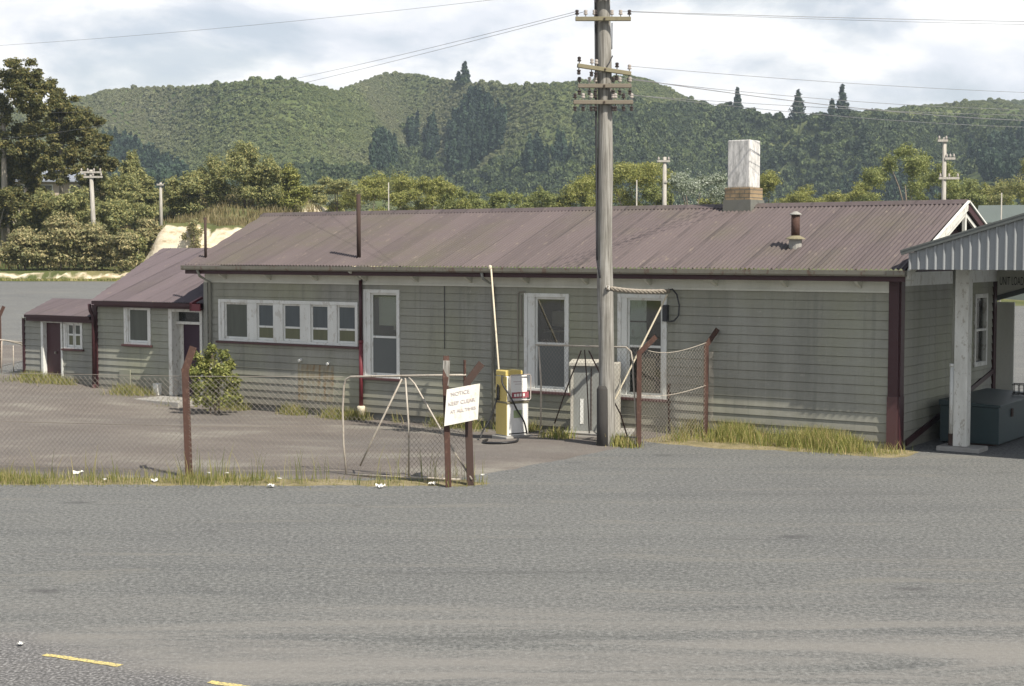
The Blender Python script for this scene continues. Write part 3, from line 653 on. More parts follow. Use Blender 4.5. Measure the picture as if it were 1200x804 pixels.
def plant(name, base, clumps, leafsize, mat, bark, label, cat, trunks=None, group=None, seed=1, up=0.35):
    """base: world point; clumps in metres relative to it: ((x,y,z),(rx,ry,rz),n)"""
    t = empty(name, base, 0, label, cat, group)
    V, Fq = leaf_cloud(clumps, leafsize, seed, up); link('crown', np_mesh('crown', V, Fq), mat, t)
    mb = MB(); rr = random.Random(seed)
    for (a, r0, top) in (trunks or [((0, 0), 0.12, None)]):
        zt = max(c[0][2] for c in clumps) * 0.75 if top is None else top
        near = sorted(clumps, key=lambda c: (c[0][0] - a[0]) ** 2 + (c[0][1] - a[1]) ** 2)[:5]
        top_c = near[0][0]
        pts = [(a[0], a[1], -0.3), (a[0] + (top_c[0] - a[0]) * 0.2, a[1], zt * 0.35), (a[0] + (top_c[0] - a[0]) * 0.55, a[1], zt * 0.7), (top_c[0], top_c[1], zt)]
        mb.tube(pts, [r0 * 1.25, r0 * 0.9, r0 * 0.6, r0 * 0.25], 7)
        for c in near[1:]:
            s0 = Vector(pts[1]).lerp(Vector(pts[2]), rr.random()); e = Vector(c[0]); mid = s0.lerp(e, 0.5) + Vector((0, 0, 0.08 * (e - s0).length))
            mb.tube([s0, mid, e], [r0 * 0.5, r0 * 0.32, r0 * 0.12], 6)
    mb.build('trunk', bark, t, smooth=True)
    return t
def bush_at(name, px, Y, w, h, mat, leafsize, n, label, cat='bush', seed=1, flat=1.0, bark=None, trunk=0.07, lean=0.0, k=16, gz=None, up=0.35):
    X = (px - CX) / F * Y; z = float(hgt(X, Y)) - 0.05 if gz is None else gz; r = random.Random(seed); cl = []
    for i in range(k):
        a = r.uniform(0, 2 * PI); q = r.uniform(0.05, 0.34); zz = r.uniform(0.24, 0.80)
        f = 1.0 - 0.6 * max(0, zz - 0.45)
        cl.append(((math.cos(a) * q * w * f + lean * zz * h, math.sin(a) * q * w * f, zz * h), (w * 0.17 * f * r.uniform(0.7, 1.3), w * 0.17 * f, h * 0.14 * r.uniform(0.7, 1.3)), n // k))
    cl.append(((lean * h, 0, h * 0.82), (w * 0.17, w * 0.17, h * 0.17), n // k)); cl.append(((0, 0, h * 0.22), (w * 0.36, w * 0.34, h * 0.20), n // k))
    return plant(name, (X, Y, z), cl, leafsize, mat, bark or M['bark'], label, cat, [((0, 0), trunk, None)], seed=seed, up=up)
def belt_tree(name, px, Y, w, h, mat, leafsize, n, label, seed):
    X = (px - CX) / F * Y; z = float(hgt(X, Y)) - 0.05; r = random.Random(seed); cl = []; k = 20
    for i in range(k):
        x = r.uniform(-0.46, 0.46); env = 1.0 - 1.1 * x * x + r.uniform(-0.10, 0.03); rz = h * r.uniform(0.055, 0.095); dz = 0.0 if i % 2 == 0 else r.uniform(0.05, 0.5)
        cl.append(((x * w, r.uniform(-0.35, 0.35) * w, h * (env - dz) - rz), (w * r.uniform(0.10, 0.17), w * 0.15, rz), n // k))
    return plant(name, (X, Y, z), cl, leafsize, mat, M['bark'], label, 'tree', [((0, 0), 0.18, None)], seed=seed, up=0.2)
def tree_px(name, Y, base_px, clumps, leafsize, mat, label, cat, seed, r0=0.25, dens=14, bark=None, depth=2.5, trunks=None):
    X0 = (base_px - CX) / F * Y; z0 = float(hgt(X0, Y)) - 0.05; r = random.Random(seed); cl = []
    for (px, py, rp) in clumps:
        dy = r.uniform(-depth, depth); p = atY(px, py, Y + dy); rad = rp / F * Y
        for q in range(10):
            o = [r.uniform(-1.05, 1.05) * rad, r.uniform(-1.0, 1.0) * rad, r.uniform(-0.85, 0.85) * rad]; f = r.uniform(0.55, 0.85)
            cl.append(((p[0] - X0 + o[0], dy + o[1], p[2] - z0 + o[2]), (rad * f * 0.85, rad * f * 0.85, rad * f * 0.62), int(dens * rp * 0.62)))
    return plant(name, (X0, Y, z0), cl, leafsize, mat, bark or M['bark_pale'], label, cat, trunks or [((0, 0), r0, None)], seed=seed)

tree_px('tall_tree', 122, 8, [(8, 88, 15), (28, 84, 13), (44, 98, 14), (-14, 104, 20), (18, 112, 17), (52, 118, 13), (2, 140, 19), (34, 138, 15), (-22, 156, 22), (14, 170, 18), (46, 160, 15), (-8, 196, 19), (28, 196, 15), (4, 222, 16), (40, 215, 12), (30, 178, 15), (18, 206, 15), (56, 196, 12), (-4, 120, 15), (34, 118, 12)],
        0.15, M['leaf_dark'], 'tallest olive green tree with open layered crown at the left edge', 'tree', 11, 0.32, 42)
tree_px('tall_tree', 127, 74, [(64, 112, 13), (79, 124, 11), (60, 136, 14), (88, 140, 13), (107, 146, 13), (98, 164, 14), (117, 168, 11), (75, 165, 14), (60, 182, 12), (88, 186, 13), (112, 190, 12), (128, 192, 8), (66, 200, 10), (104, 208, 10), (72, 150, 12), (96, 176, 12), (84, 204, 11), (52, 162, 11)],
        0.15, M['leaf_dark'], 'spreading olive tree right of the tallest tree, in front of the house', 'tree', 12, 0.26, 40)
tree_px('tall_tree', 119, 20, [(-6, 236, 16), (20, 232, 13), (44, 240, 13), (8, 254, 12), (32, 258, 11), (-20, 256, 14), (58, 248, 9)], 0.15, M['leaf_dark'], 'low forked tree with pale bare stems at the far left', 'tree', 13, 0.16, 40, trunks=[((-1.4, 0), 0.16, None), ((0.4, 0.5), 0.14, None), ((1.6, 0), 0.10, None)])
bush_at('conifer', 157, 138, 4.0, 5.4, M['leaf_mid'], 0.15, 11000, 'narrow pointed green tree rising above the bushes on the bank', 'tree', 21)
BL = [(30, 113.4, 5.2, 3.4, 'leaf_bush', 'grey green roadside bush at the left end of the white clay edge'),
      (72, 113.6, 5.4, 4.4, 'leaf_bush', 'broad grey green bush in the middle of the white clay edge'),
      (112, 113.8, 5.0, 3.8, 'leaf_bush', 'grey green bush at the foot of the pale pole'),
      (55, 119, 5.4, 6.0, 'leaf_mid', 'green bush behind the broad grey one, under the house'),
      (95, 120, 5.6, 6.2, 'leaf_mid', 'dense dark green bush just left of the pale pole'),
      (133, 118, 5.0, 5.4, 'leaf_mid', 'dense green bush just right of the pale pole'),
      (150, 113.5, 2.8, 2.6, 'leaf_mid', 'small round bush below the clay bank end'),
      (146, 111.8, 3.2, 3.0, 'leaf_bush', 'grey green bush hiding the foot of the clay bank beside the road'),
      (163, 112.6, 1.7, 3.0, 'leaf_mid', 'green bush at the left end of the cream clay bank'),
      (8, 124, 6.0, 6.5, 'leaf_dark', 'dark bush at the left edge below the tallest tree'),
      (120, 130, 5.0, 5.4, 'leaf_mid', 'green bush above the pale pole on the rise'),
      (150, 131, 5.4, 5.0, 'leaf_mid', 'green bush below the narrow pointed tree'),
      (176, 136, 3.6, 3.6, 'leaf_mid', 'dark green bush beside the little white post'),
      (172, 122, 4.2, 3.2, 'leaf_bush', 'grey bush on the grassy slope left of the clay bank'),
      (228, 110.2, 2.2, 3.2, 'leaf_bush', 'thin shrub growing in front of the cream clay bank'),
      (222, 134, 5.2, 4.2, 'leaf_mid', 'leftmost bush of the thicket above the clay bank'),
      (252, 135, 5.4, 5.0, 'leaf_mid', 'second bush from the left in the thicket above the clay bank'),
      (288, 134, 6.0, 6.0, 'leaf_mid', 'tallest bush of the thicket above the clay bank'),
      (316, 133, 5.0, 4.8, 'leaf_mid', 'bush right of the tallest one in the thicket above the roof'),
      (340, 133, 4.6, 4.3, 'leaf_yellow', 'yellowish bush at the right end of the thicket above the roof')]
for i, (px, Y, w, h, m, lb) in enumerate(BL):
    bush_at('bush', px, Y, w, h, M[m], 0.14, 15000 if w > 3 else 1300, lb, 'bush', 100 + i)
BT = [(398, 150, 3.6, 226, 'leaf_mid', 'small dark round tree right of the thicket, beside the tall roof pipe'),
      (432, 158, 5.5, 224, 'leaf_yellow', 'yellow green willow right of the tall roof pipe'),
      (466, 160, 6.4, 214, 'leaf_yellow', 'broad yellow green willow behind the thin white mast'),
      (505, 160, 6.0, 222, 'leaf_yellow', 'yellow green willow right of the thin white mast'),
      (545, 164, 5.4, 233, 'leaf_willow', 'low willow over the middle of the roof ridge'),
      (590, 164, 6.0, 232, 'leaf_willow', 'second low willow over the middle of the roof ridge'),
      (640, 166, 5.0, 231, 'leaf_willow', 'small willow left of the big wooden pole'),
      (682, 170, 5.6, 228, 'leaf_yellow', 'yellow green willow touching the big pole on its left'),
      (735, 150, 6.4, 208, 'leaf_yellow', 'broad yellow green willow right of the big pole'),
      (768, 156, 4.6, 222, 'leaf_willow', 'willow behind the far pole with one crossarm'),
      (815, 140, 6.0, 206, 'leaf_silver', 'silver leaved poplar left of the white chimney'),
      (845, 160, 4.6, 226, 'leaf_yellow', 'yellow green bush between the silver poplar and the chimney'),
      (905, 160, 5.4, 228, 'leaf_yellow', 'yellow green willow just right of the chimney'),
      (945, 164, 6.6, 226, 'leaf_yellow', 'long low willow behind the roof right of the chimney'),
      (1005, 166, 5.0, 230, 'leaf_yellow', 'low yellow green bush before the dark pines'),
      (1062, 150, 5.6, 193, 'leaf_willow', 'round topped willow behind the far pole on the right'),
      (1102, 160, 5.0, 211, 'leaf_willow', 'willow behind the gable peak'),
      (1140, 160, 5.6, 222, 'leaf_willow', 'pale willow right of the gable peak'),
      (1178, 164, 5.6, 224, 'leaf_yellow', 'yellow green willow above the canopy roof'),
      (1215, 150, 5.6, 200, 'leaf_mid', 'dark green tree at the right edge above the canopy')]
for i, (px, Y, w, top_, m, lb) in enumerate(BT):
    h = float(atY(px, top_ - 15, Y)[2]) - float(hgt((px - CX) / F * Y, Y))
    belt_tree('willow_tree' if m in ('leaf_yellow', 'leaf_willow') else 'tree', px + random.uniform(-5, 5), Y + random.uniform(-6, 6), w * random.uniform(1.25, 1.75), h * random.uniform(0.93, 1.06), M[m], 0.14, 24000, lb, 200 + i)
# lone conifers breaking the skyline
def skyline_tree(px, s, h, w, lb, seed):
    col = int(round((px - hp[0]) / (hp[1] - hp[0]))); js = int(np.argmax((hZ[col] - H) / hYY[col])); js = max(0, js - int((0.985 - s) / 0.0074))
    p = hill_at(np.array([float(px)]), np.array([hs[js]]))[0][:3]; r = random.Random(seed); cl = []
    for i in range(12):
        f = i / 11; cl.append(((r.uniform(-0.04, 0.04) * w, r.uniform(-0.04, 0.04) * w, h * (0.08 + 0.88 * f)), (w * (0.50 - 0.44 * f) * r.uniform(0.8, 1.15), w * (0.50 - 0.44 * f), h * 0.09), int(420 * (1.2 - f))))
    plant('conifer', (p[0], p[1], p[2] - 0.3), cl, 1.0, M['leaf_conifer'], M['bark'], lb, 'conifer', [((0, 0), 0.25, None)], seed=seed)
skyline_tree(545, 0.985, 10, 7, 'dark conifer clump on the highest left skyline', 31); skyline_tree(538, 0.985, 5.5, 4, 'smaller conifer touching the skyline clump on its left', 32)
skyline_tree(862, 0.985, 12, 5, 'slim conifer on the skyline left of the gap', 33); skyline_tree(933, 0.985, 14, 9, 'biggest lone conifer standing in the skyline gap', 34)
skyline_tree(984, 0.985, 13, 7, 'tall conifer on the skyline right of the gap', 35); skyline_tree(972, 0.97, 12, 7, 'lower conifer close left of the tall one right of the gap', 36)
skyline_tree(1008, 0.93, 13, 9, 'conifer below the skyline right of the gap', 37); skyline_tree(955, 0.95, 8, 5, 'small conifer below the gap', 38)

# ------------------------------------------------------------------ grasses (nobody could count the blades)
def blades(name, pts, hts, width, mat, label, seed, lean=0.5):
    r = np.random.default_rng(seed); n = len(pts); a = r.uniform(0, 2 * PI, n); dirv = np.stack([np.cos(a), np.sin(a), 0 * a], 1)
    b = r.uniform(0, 2 * PI, n); ld = np.stack([np.cos(b), np.sin(b), 0 * b], 1) * (hts * lean * r.uniform(0.2, 1.0, n))[:, None]
    w = width * r.uniform(0.6, 1.3, n)[:, None]; up = np.array([0, 0, 1.0]); h = hts[:, None]
    p0 = pts; p1 = pts + ld * 0.35 + up * h * 0.55; p2 = pts + ld + up * h
    V = np.stack([p0 - dirv * w, p0 + dirv * w, p1 + dirv * w * 0.8, p1 - dirv * w * 0.8, p2 + dirv * w * 0.15, p2 - dirv * w * 0.15], 1).reshape(-1, 3)
    i = np.arange(n)[:, None] * 6; Fq = np.concatenate([i + [0, 1, 2, 3], i + [3, 2, 4, 5]])
    return tag(link(name, np_mesh(name, V, Fq), mat), label, 'grass', kind='stuff')
def scatter(n, seed, fn, dens=None):
    r = np.random.default_rng(seed); P = fn(r, n)
    if dens is not None: P = P[r.random(len(P)) < dens(P)]
    return np.column_stack([P, hgt(P[:, 0], P[:, 1])])
def patchy(fr, lo, hi, off=0):
    return lambda P: sstep(fbm(P[:, 0] * fr + off, P[:, 1] * fr + off, 3), lo, hi)
def fence_edge(r, n):
    x = r.uniform(-15, -0.4, n); y = 24.75 - 0.035 * (x + 1) + r.normal(0, 0.24, n); return np.column_stack([x, y])
p = scatter(34000, 1, fence_edge, lambda P: (0.22 + 0.78 * sstep(fbm(P[:, 0] * 1.0, P[:, 1] * 1.0, 3), 0.34, 0.58)) * (0.22 + 0.78 * (1 - sstep(P[:, 0], -5.2, -3.6))))
blades('roadside_grass', p, 0.02 + 0.20 * np.random.default_rng(2).random(len(p)) ** 2, 0.0045, M['grass'], 'patchy yellowish grass along the foot of the chain link fence', 3)
p = scatter(700, 4, fence_edge, patchy(1.2, 0.42, 0.6)); blades('seeding_weeds', p, np.random.default_rng(5).uniform(0.28, 0.62, len(p)), 0.005, M['grass'], 'tall thin seeding weeds standing in the fence verge', 6, 0.35)
p = scatter(420, 61, fence_edge, lambda P: 0.2 + 0.8 * sstep(fbm(P[:, 0] * 0.9 + 5, P[:, 1] * 0.9, 3), 0.40, 0.6)); fr_ = random.Random(4); mbf = MB()
for q in p[:8]:
    h_ = fr_.uniform(0.06, 0.16); x_, y_ = q[0] + fr_.uniform(-0.05, 0.05), q[1] + fr_.uniform(0.0, 0.2)
    for k_ in range(5):
        a_ = 2 * PI * k_ / 5; mbf.box((x_ + 0.022 * math.cos(a_), y_ + 0.022 * math.sin(a_), q[2] + h_ + fr_.uniform(-0.005, 0.008)), (0.026, 0.026, 0.008), rz=a_)
tag(mbf.build('yarrow_flowers', M['paper']), 'white flower heads scattered over the fence verge', 'wildflowers', kind='stuff')
def wall_edge(r, n):
    lx = r.uniform(-4.4, 0.35, n); ly = -0.05 - np.abs(r.normal(0, 1, n)) * (0.30 + 0.16 * sstep(-lx, 0.5, 3.5) + 0.5 * (fbm(lx * 1.3, lx * 0, 3) - 0.4)); Q = CN[None, :2] + EX[None, :2] * lx[:, None] + EY[None, :2] * ly[:, None]; return Q
p = scatter(38000, 7, wall_edge, lambda P: (0.10 + 0.90 * sstep(fbm(P[:, 0] * 1.6, P[:, 1] * 1.6, 3), 0.36, 0.58)) * (1 - 0.75 * sstep(P[:, 0], 6.2, 7.0))); blades('wall_grass', p, (0.04 + 0.40 * np.random.default_rng(8).random(len(p)) ** 2.6) * (1 - 0.45 * sstep(p[:, 0], 6.0, 7.0)), 0.0045, M['grass_green'], 'rank green grass along the foot of the wall at the right', 9, 0.6)
def main_edge(r, n):
    lx = r.uniform(-17.5, -7.7, n); ly = -0.08 - np.abs(r.normal(0, 0.20, n)) * (0.4 + 1.2 * fbm(lx * 1.7, lx * 0 + 2.2, 3)); return CN[None, :2] + EX[None, :2] * lx[:, None] + EY[None, :2] * ly[:, None]
p = scatter(16000, 10, main_edge, lambda P: 0.8 * sstep(fbm(P[:, 0] * 1.3, P[:, 1] * 1.3, 3), 0.44, 0.64)); blades('wall_weeds', p, 0.04 + 0.30 * np.random.default_rng(11).random(len(p)) ** 2, 0.0055, M['grass'], 'patchy weeds growing along the foot of the long wall', 12, 0.7)
def annex_edge(r, n):
    lx = r.uniform(-27, -18.6, n); ly = 0.12 - np.abs(r.normal(0, 0.45, n)); return CN[None, :2] + EX[None, :2] * lx[:, None] + EY[None, :2] * ly[:, None]
p = scatter(18000, 13, annex_edge, lambda P: 0.9 * sstep(fbm(P[:, 0] * 0.7 + 3, P[:, 1] * 0.7, 3), 0.42, 0.62)); blades('annex_weeds', p, 0.03 + 0.26 * np.random.default_rng(14).random(len(p)) ** 2, 0.006, M['grass'], 'yellowed grass in front of the low wing and the shed', 15, 0.7)
def gate_edge(r, n):
    t = r.random(n); A = np.array([2.3, 29.3]); B = np.array([0.8, 31.2]); Q = A[None] + (B - A)[None] * t[:, None] + r.normal(0, 0.13, (n, 2)); return Q
p = scatter(1500, 16, gate_edge, patchy(1.5, 0.35, 0.55)); blades('gate_weeds', p, np.random.default_rng(17).uniform(0.05, 0.28, len(p)), 0.008, M['grass_green'], 'weeds grown through the bottom of the open right gate', 18, 0.6)
def knoll_top(r, n):
    x = r.uniform(-42, -13, n); y = r.uniform(111, 150, n); return np.column_stack([x, y])
p = scatter(26000, 19, knoll_top, lambda P: (0.15 + 0.85 * sstep(fbm(P[:, 0] * 0.22, P[:, 1] * 0.22, 3), 0.32, 0.55)) * (sstep(P[:, 0], -30, -26) * sstep(P[:, 1], 113.2, 114.2) + (1 - sstep(P[:, 0], -30, -26)) * sstep(P[:, 1], 114, 117) * 0.6)); blades('dry_bank_grass', p, np.random.default_rng(20).uniform(0.2, 0.75, len(p)), 0.045, M['grass_dry'], 'long dry grass on top of the clay bank', 21, 0.5)
def far_edge(r, n):
    x = r.uniform(-70, -17, n); y = r.uniform(107.5, 110.4, n); return np.column_stack([x, y])
p = scatter(9000, 22, far_edge); blades('far_road_grass', p, np.random.default_rng(23).uniform(0.05, 0.18, len(p)), 0.04, M['grass'], 'green grass strip along the far edge of the left road', 24, 0.5)


# ================================================================== STATION BUILDING (building frame: x along the front wall to the right, y to the back)
ST = empty('station_building', (CN[0], CN[1], 0), ROT, 'long low grey weatherboard building with purple brown corrugated roof and white windows', 'building')
EXPO = 0.1775
def board_profile(z0, z1, flip=1):
    pr = []; z = z0
    while z < z1 - 0.02:
        zt = min(z + EXPO, z1)
        pr += [(-0.030, z), (-0.010, zt - 0.012), (-0.002, zt - 0.010), (-0.002, zt)] if zt < z1 - 1e-6 else [(-0.030, z), (-0.006, zt)]
        z = zt
    pr += [(0.12, z1), (0.12, z0)]
    return pr
def front_boards(x0, x1, y, z0, z1, mat, label=None, cuts=()):
    mb = MB(); mb.prism(board_profile(z0, z1), lambda a, b: (x0, y + a, b), lambda a, b: (x1, y + a, b))
    o = mb.build('wall', mat, ST)
    if cuts: boolean_cut(o, [(a + 0.05, b - 0.05, y - 0.3, y + 0.4, c + 0.05, d - 0.05) for a, b, c, d in cuts])
    if label: o['label'] = label
    return o
def side_boards(y0, y1, x, z0, z1, mat, sgn=1, cuts=(), parent=None):
    mb = MB(); mb.prism(board_profile(z0, z1), lambda a, b: (x - a * sgn, y0, b), lambda a, b: (x - a * sgn, y1, b))
    o = mb.build('wall', mat, parent or ST)
    if cuts: boolean_cut(o, [(x - 0.4, x + 0.4, a + 0.05, b - 0.05, c + 0.05, d - 0.05) for a, b, c, d in cuts])
    return o
X0, DEP, EZ, RM, RY = -18.2, 5.95, 3.40, 0.385, 3.02
lx_ = lambda px, py=400, ly=0.0: float(loc(px, py, ly)[0])
def win(x0, x1, z0, z1, y, bays, rails=None, wmat=None, sill=True, lower=None, upper=None, single=None, parent=None, depth=0.13, cas=0.085):
    """bays: list of (xa, xb, rail height or None); solid timber between the bays"""
    wm = wmat or M['white_paint']; mb = MB(); f, b = y - 0.048, y + depth
    mb.bb(x0, x0 + cas, f, b, z0, z1); mb.bb(x1 - cas, x1, f, b, z0, z1)
    mb.bb(x0 + cas, x1 - cas, f + 0.004, b, z1 - cas, z1); mb.bb(x0 + cas, x1 - cas, f + 0.004, b, z0, z0 + cas * 0.7)
    zi0, zi1 = z0 + cas * 0.7, z1 - cas
    xs = [x0 + cas] + [v for q in bays for v in q[:2]] + [x1 - cas]
    for i in range(0, len(xs), 2):
        if xs[i + 1] - xs[i] > 0.01: mb.bb(xs[i], xs[i + 1], f + 0.018, b - 0.02, zi0, zi1)
    o = mb.build('window', wm, parent or ST, bevel=0.006)
    sh = MB()
    for xa, xb, rz in bays:
        s = 0.045; yy0, yy1 = y + 0.012, y + 0.052
        sh.bb(xa, xa + s, yy0, yy1, zi0, zi1); sh.bb(xb - s, xb, yy0, yy1, zi0, zi1)
        sh.bb(xa + s, xb - s, yy0 + 0.002, yy1, zi1 - s, zi1); sh.bb(xa + s, xb - s, yy0 + 0.002, yy1, zi0, zi0 + s * 1.2)
        if rz: sh.bb(xa + s, xb - s, yy0 - 0.006, yy1, rz - 0.025, rz + 0.025)
        up_, lo_ = MB(), MB()
        if rz and lower is not None:
            lo_.bb(xa + s, xb - s, yy0 + 0.016, yy0 + 0.022, zi0 + s, rz - 0.02); lo_.build('pane', lower, o)
            up_.bb(xa + s, xb - s, yy0 + 0.016, yy0 + 0.022, rz + 0.02, zi1 - s); up_.build('pane', upper or M['glass'], o)
        else:
            up_.bb(xa + s, xb - s, yy0 + 0.016, yy0 + 0.022, zi0 + s, zi1 - s); up_.build('pane', (single if not rz and single else upper) or M['glass'], o)
    sh.build('sash', wm, o, bevel=0.005)
    if sill:
        sl = MB(); sl.bb(x0 - 0.06, x1 + 0.06, y - 0.095, y + 0.0, z0 - 0.055, z0 - 0.002); sl.build('sill', M['maroon_faded'], o, bevel=0.006)
    return o
# window positions read off the wall
W1 = (lx_(257.6), lx_(420.6), 1.51, 2.56); W2 = (-12.99, -11.90, 0.80, 2.87); W3 = (-8.43, -7.28, 0.72, 2.85); W4 = (-6.07, -4.90, 0.70, 2.87)
wm_ = front_boards(X0, 0, 0.0, 0.15 - EXPO, 2.99, M['boards'], None, [W1, W2, W3, W4])
front_boards(X0, 0, 0.035, -0.36, 0.15 - EXPO, M['concrete_dark'], 'mouldy foundation boards under the long front wall')
bays = [(lx_(a, 375), lx_(b, 375), r) for a, b, r in ((263.5, 290.5, None), (301.5, 321, 1.90), (332, 352.5, 1.90), (364.5, 385, 1.90), (395.5, 418, 1.90))]
win(*W1, 0.0, bays, lower=M['pane_olive'], upper=M['pane_blue'], single=M['pane_grey'])['label'] = 'long row of five casement windows'
win(*W2, 0.0, [(-12.78, -11.99, 1.76)], lower=M['frosted'])['label'] = 'tall sash window with grey lower pane near the red downpipe'
win(*W3, 0.0, [(-8.16, -7.38, 1.76)], lower=M['frosted'])['label'] = 'tall sash window beside the fuel pump'
win(*W4, 0.0, [(-5.85, -5.02, 1.78)])['label'] = 'tall sash window with cream panel inside, right of the big pole'
fz = MB(); fz.bb(X0, -0.16, -0.035, 0.10, 2.992, 3.20); fz.bb(X0, -0.16, -0.055, -0.034, 2.975, 3.02); fz.build('frieze', M['frieze'], ST)
so = MB(); so.bb(X0 - 0.25, 0.28, -0.40, 0.02, 3.205, 3.225); so.build('soffit', M['frieze'], ST)
fa = MB(); fa.bb(X0 - 0.28, 0.28, -0.435, -0.403, 3.195, 3.325); fa.build('fascia', M['maroon'], ST)
pr = [(-0.44, 3.40), (-0.44, 3.315), (-0.455, 3.30), (-0.53, 3.30), (-0.555, 3.33), (-0.56, 3.405), (-0.568, 3.405), (-0.562, 3.325), (-0.535, 3.292), (-0.45, 3.292), (-0.436, 3.31), (-0.436, 3.40)]
gu = MB(); gu.prism(pr, lambda a, b: (X0 - 0.30, a, b), lambda a, b: (0.32, a, b)); gu.bb(X0 - 0.305, X0 - 0.30, -0.565, -0.44, 3.295, 3.40); gu.build('gutter', M['gutter'], ST)
for i in range(12):
    bx = X0 + 0.75 + i * 1.52; b_ = MB(); b_.prism([(-0.036, 3.20), (-0.30, 3.20), (-0.27, 3.165), (-0.075, 3.06), (-0.036, 3.06)], lambda a, b: (bx - 0.03, a, b), lambda a, b: (bx + 0.03, a, b))
    b_.build('eave_bracket', M['frieze'], ST)
cb = MB(); cb.bb(-0.16, 0.033, -0.060, 0.0, 1.02, 3.20); cb.bb(0.0, 0.062, 0.0, 0.20, 1.02, 3.20); cb.build('corner_board', M['maroon'], ST)
cb = MB(); cb.bb(-0.17, 0.04, -0.072, 0.0, -0.1, 1.02); cb.build('corner_board', M['maroon_faded'], ST)['label'] = 'weathered lower corner board'
cb = MB(); cb.bb(0.04, 0.072, -0.055, 0.20, -0.25, 1.02); cb.build('corner_board', M['maroon'], ST)
cb = MB(); cb.bb(X0 - 0.03, X0 + 0.10, -0.05, 0.0, -0.2, 2.99); cb.build('corner_board', M['boards'], ST)
# gable end, rear and left walls, floor and partition inside
gw = (4.50, 5.36, 1.30, 2.85)
side_boards(0.0, DEP, 0.0, 0.15 - EXPO * 2, 3.20, M['boards'], 1, [gw])
def win_side(y0, y1, z0, z1, x):
    mb = MB(); c = 0.09; f, b = x + 0.05, x - 0.1
    mb.bb(b, f, y0, y0 + c, z0, z1); mb.bb(b, f, y1 - c, y1, z0, z1); mb.bb(b, f - 0.004, y0 + c, y1 - c, z1 - c, z1); mb.bb(b, f - 0.004, y0 + c, y1 - c, z0, z0 + c); mb.bb(b, f - 0.01, y0 + c, y1 - c, 2.05, 2.10)
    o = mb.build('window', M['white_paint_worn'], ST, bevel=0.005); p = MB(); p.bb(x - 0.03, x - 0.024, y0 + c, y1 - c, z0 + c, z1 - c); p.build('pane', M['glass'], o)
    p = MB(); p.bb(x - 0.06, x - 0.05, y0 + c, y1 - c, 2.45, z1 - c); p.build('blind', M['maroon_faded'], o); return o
win_side(*gw, 0.0)['label'] = 'gable end window under the canopy'
gz = MB(); gz.prism([(0.0, 3.21), (DEP, 3.21), (RY, 3.21 + RM * RY)], lambda a, b: (-0.02, a, b), lambda a, b: (-0.10, a, b)); gz.build('gable_panel', M['maroon'], ST)
fz = MB(); fz.bb(0.0, 0.05, 0.20, DEP, 3.10, 3.36); fz.build('gable_frieze', M['white_paint'], ST)  # whiter than the front frieze, paint standing in for a sunlit strip
side_boards(0.0, DEP, X0 + 0.05, -0.3, 3.20, M['boards'], -1)
gz = MB(); gz.prism([(0.0, 3.21), (DEP, 3.21), (RY, 3.21 + RM * RY)], lambda a, b: (X0 + 0.1, a, b), lambda a, b: (X0 + 0.02, a, b)); gz.build('gable_panel', M['boards'], ST)
bk = MB(); bk.bb(X0, 0, DEP, DEP + 0.12, -0.3, 3.25); bk.build('wall', M['boards'], ST)
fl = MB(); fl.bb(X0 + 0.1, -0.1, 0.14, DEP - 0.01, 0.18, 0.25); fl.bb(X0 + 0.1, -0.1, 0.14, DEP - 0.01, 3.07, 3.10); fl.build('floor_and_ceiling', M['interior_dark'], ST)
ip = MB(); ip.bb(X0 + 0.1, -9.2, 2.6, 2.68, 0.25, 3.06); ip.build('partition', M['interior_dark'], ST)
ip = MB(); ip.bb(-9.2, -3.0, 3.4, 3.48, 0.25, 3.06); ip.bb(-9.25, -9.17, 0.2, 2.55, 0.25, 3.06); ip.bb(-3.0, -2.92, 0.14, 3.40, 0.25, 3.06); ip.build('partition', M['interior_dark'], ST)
pn = MB(); pn.bb(-5.81, -5.42, 0.040, 0.050, 1.80, 2.28); pn.bb(-5.81, -5.42, 0.040, 0.050, 2.31, 2.75); pn.build('inner_panel', M['white_paint'], ST)['label'] = 'cream panel behind the right window'
pn = MB(); pn.bb(-5.81, -5.41, 0.038, 0.07, 2.28, 2.31); pn.build('inner_shelf', M['rust_dark'], ST)
pn = MB(); pn.bb(-8.05, -7.55, 0.5, 0.9, 2.12, 2.45); pn.bb(-8.2, -7.3, 0.4, 1.0, 1.98, 2.03); pn.build('inner_shelf', M['arm_wood'], ST)
pn = MB(); pn.bb(-12.5, -12.05, 0.5, 0.9, 1.9, 2.02); pn.bb(-12.70, -12.10, 0.20, 0.24, 2.02, 2.70); pn.build('inner_shelf', M['cream_wall'], ST)
# corrugated roof with real waves
def corrugated(name, xa, xb, ya, za, yb, zb, mat, parent, skew=0.0, pitch=0.0955, amp=0.017, under=0.03, noise=0.012):
    n = int((xb - xa + abs(skew)) / pitch * 8); xs = np.linspace(xa - skew, xb, n); st = 7; V = []; 
    for i, x in enumerate(xs):
        f0 = 0.0 if x >= xa else (xa - x) / max(skew, 1e-6)
        for j in range(st):
            f = f0 + (1 - f0) * j / (st - 1)
            w = amp * math.sin(2 * PI * x / pitch) + noise * (fbm(np.array([x * 0.5]), np.array([f * 2.0]), 3)[0] - 0.45)
            V.append((x, ya + (yb - ya) * f, za + (zb - za) * f + w))
    I = np.arange(n * st).reshape(n, st); Fq = np.stack([I[:-1, :-1], I[1:, :-1], I[1:, 1:], I[:-1, 1:]], -1).reshape(-1, 4)
    return link(name, np_mesh(name, V, Fq, True), mat, parent)
RZ = EZ + 0.02 + RM * (RY + 0.47)
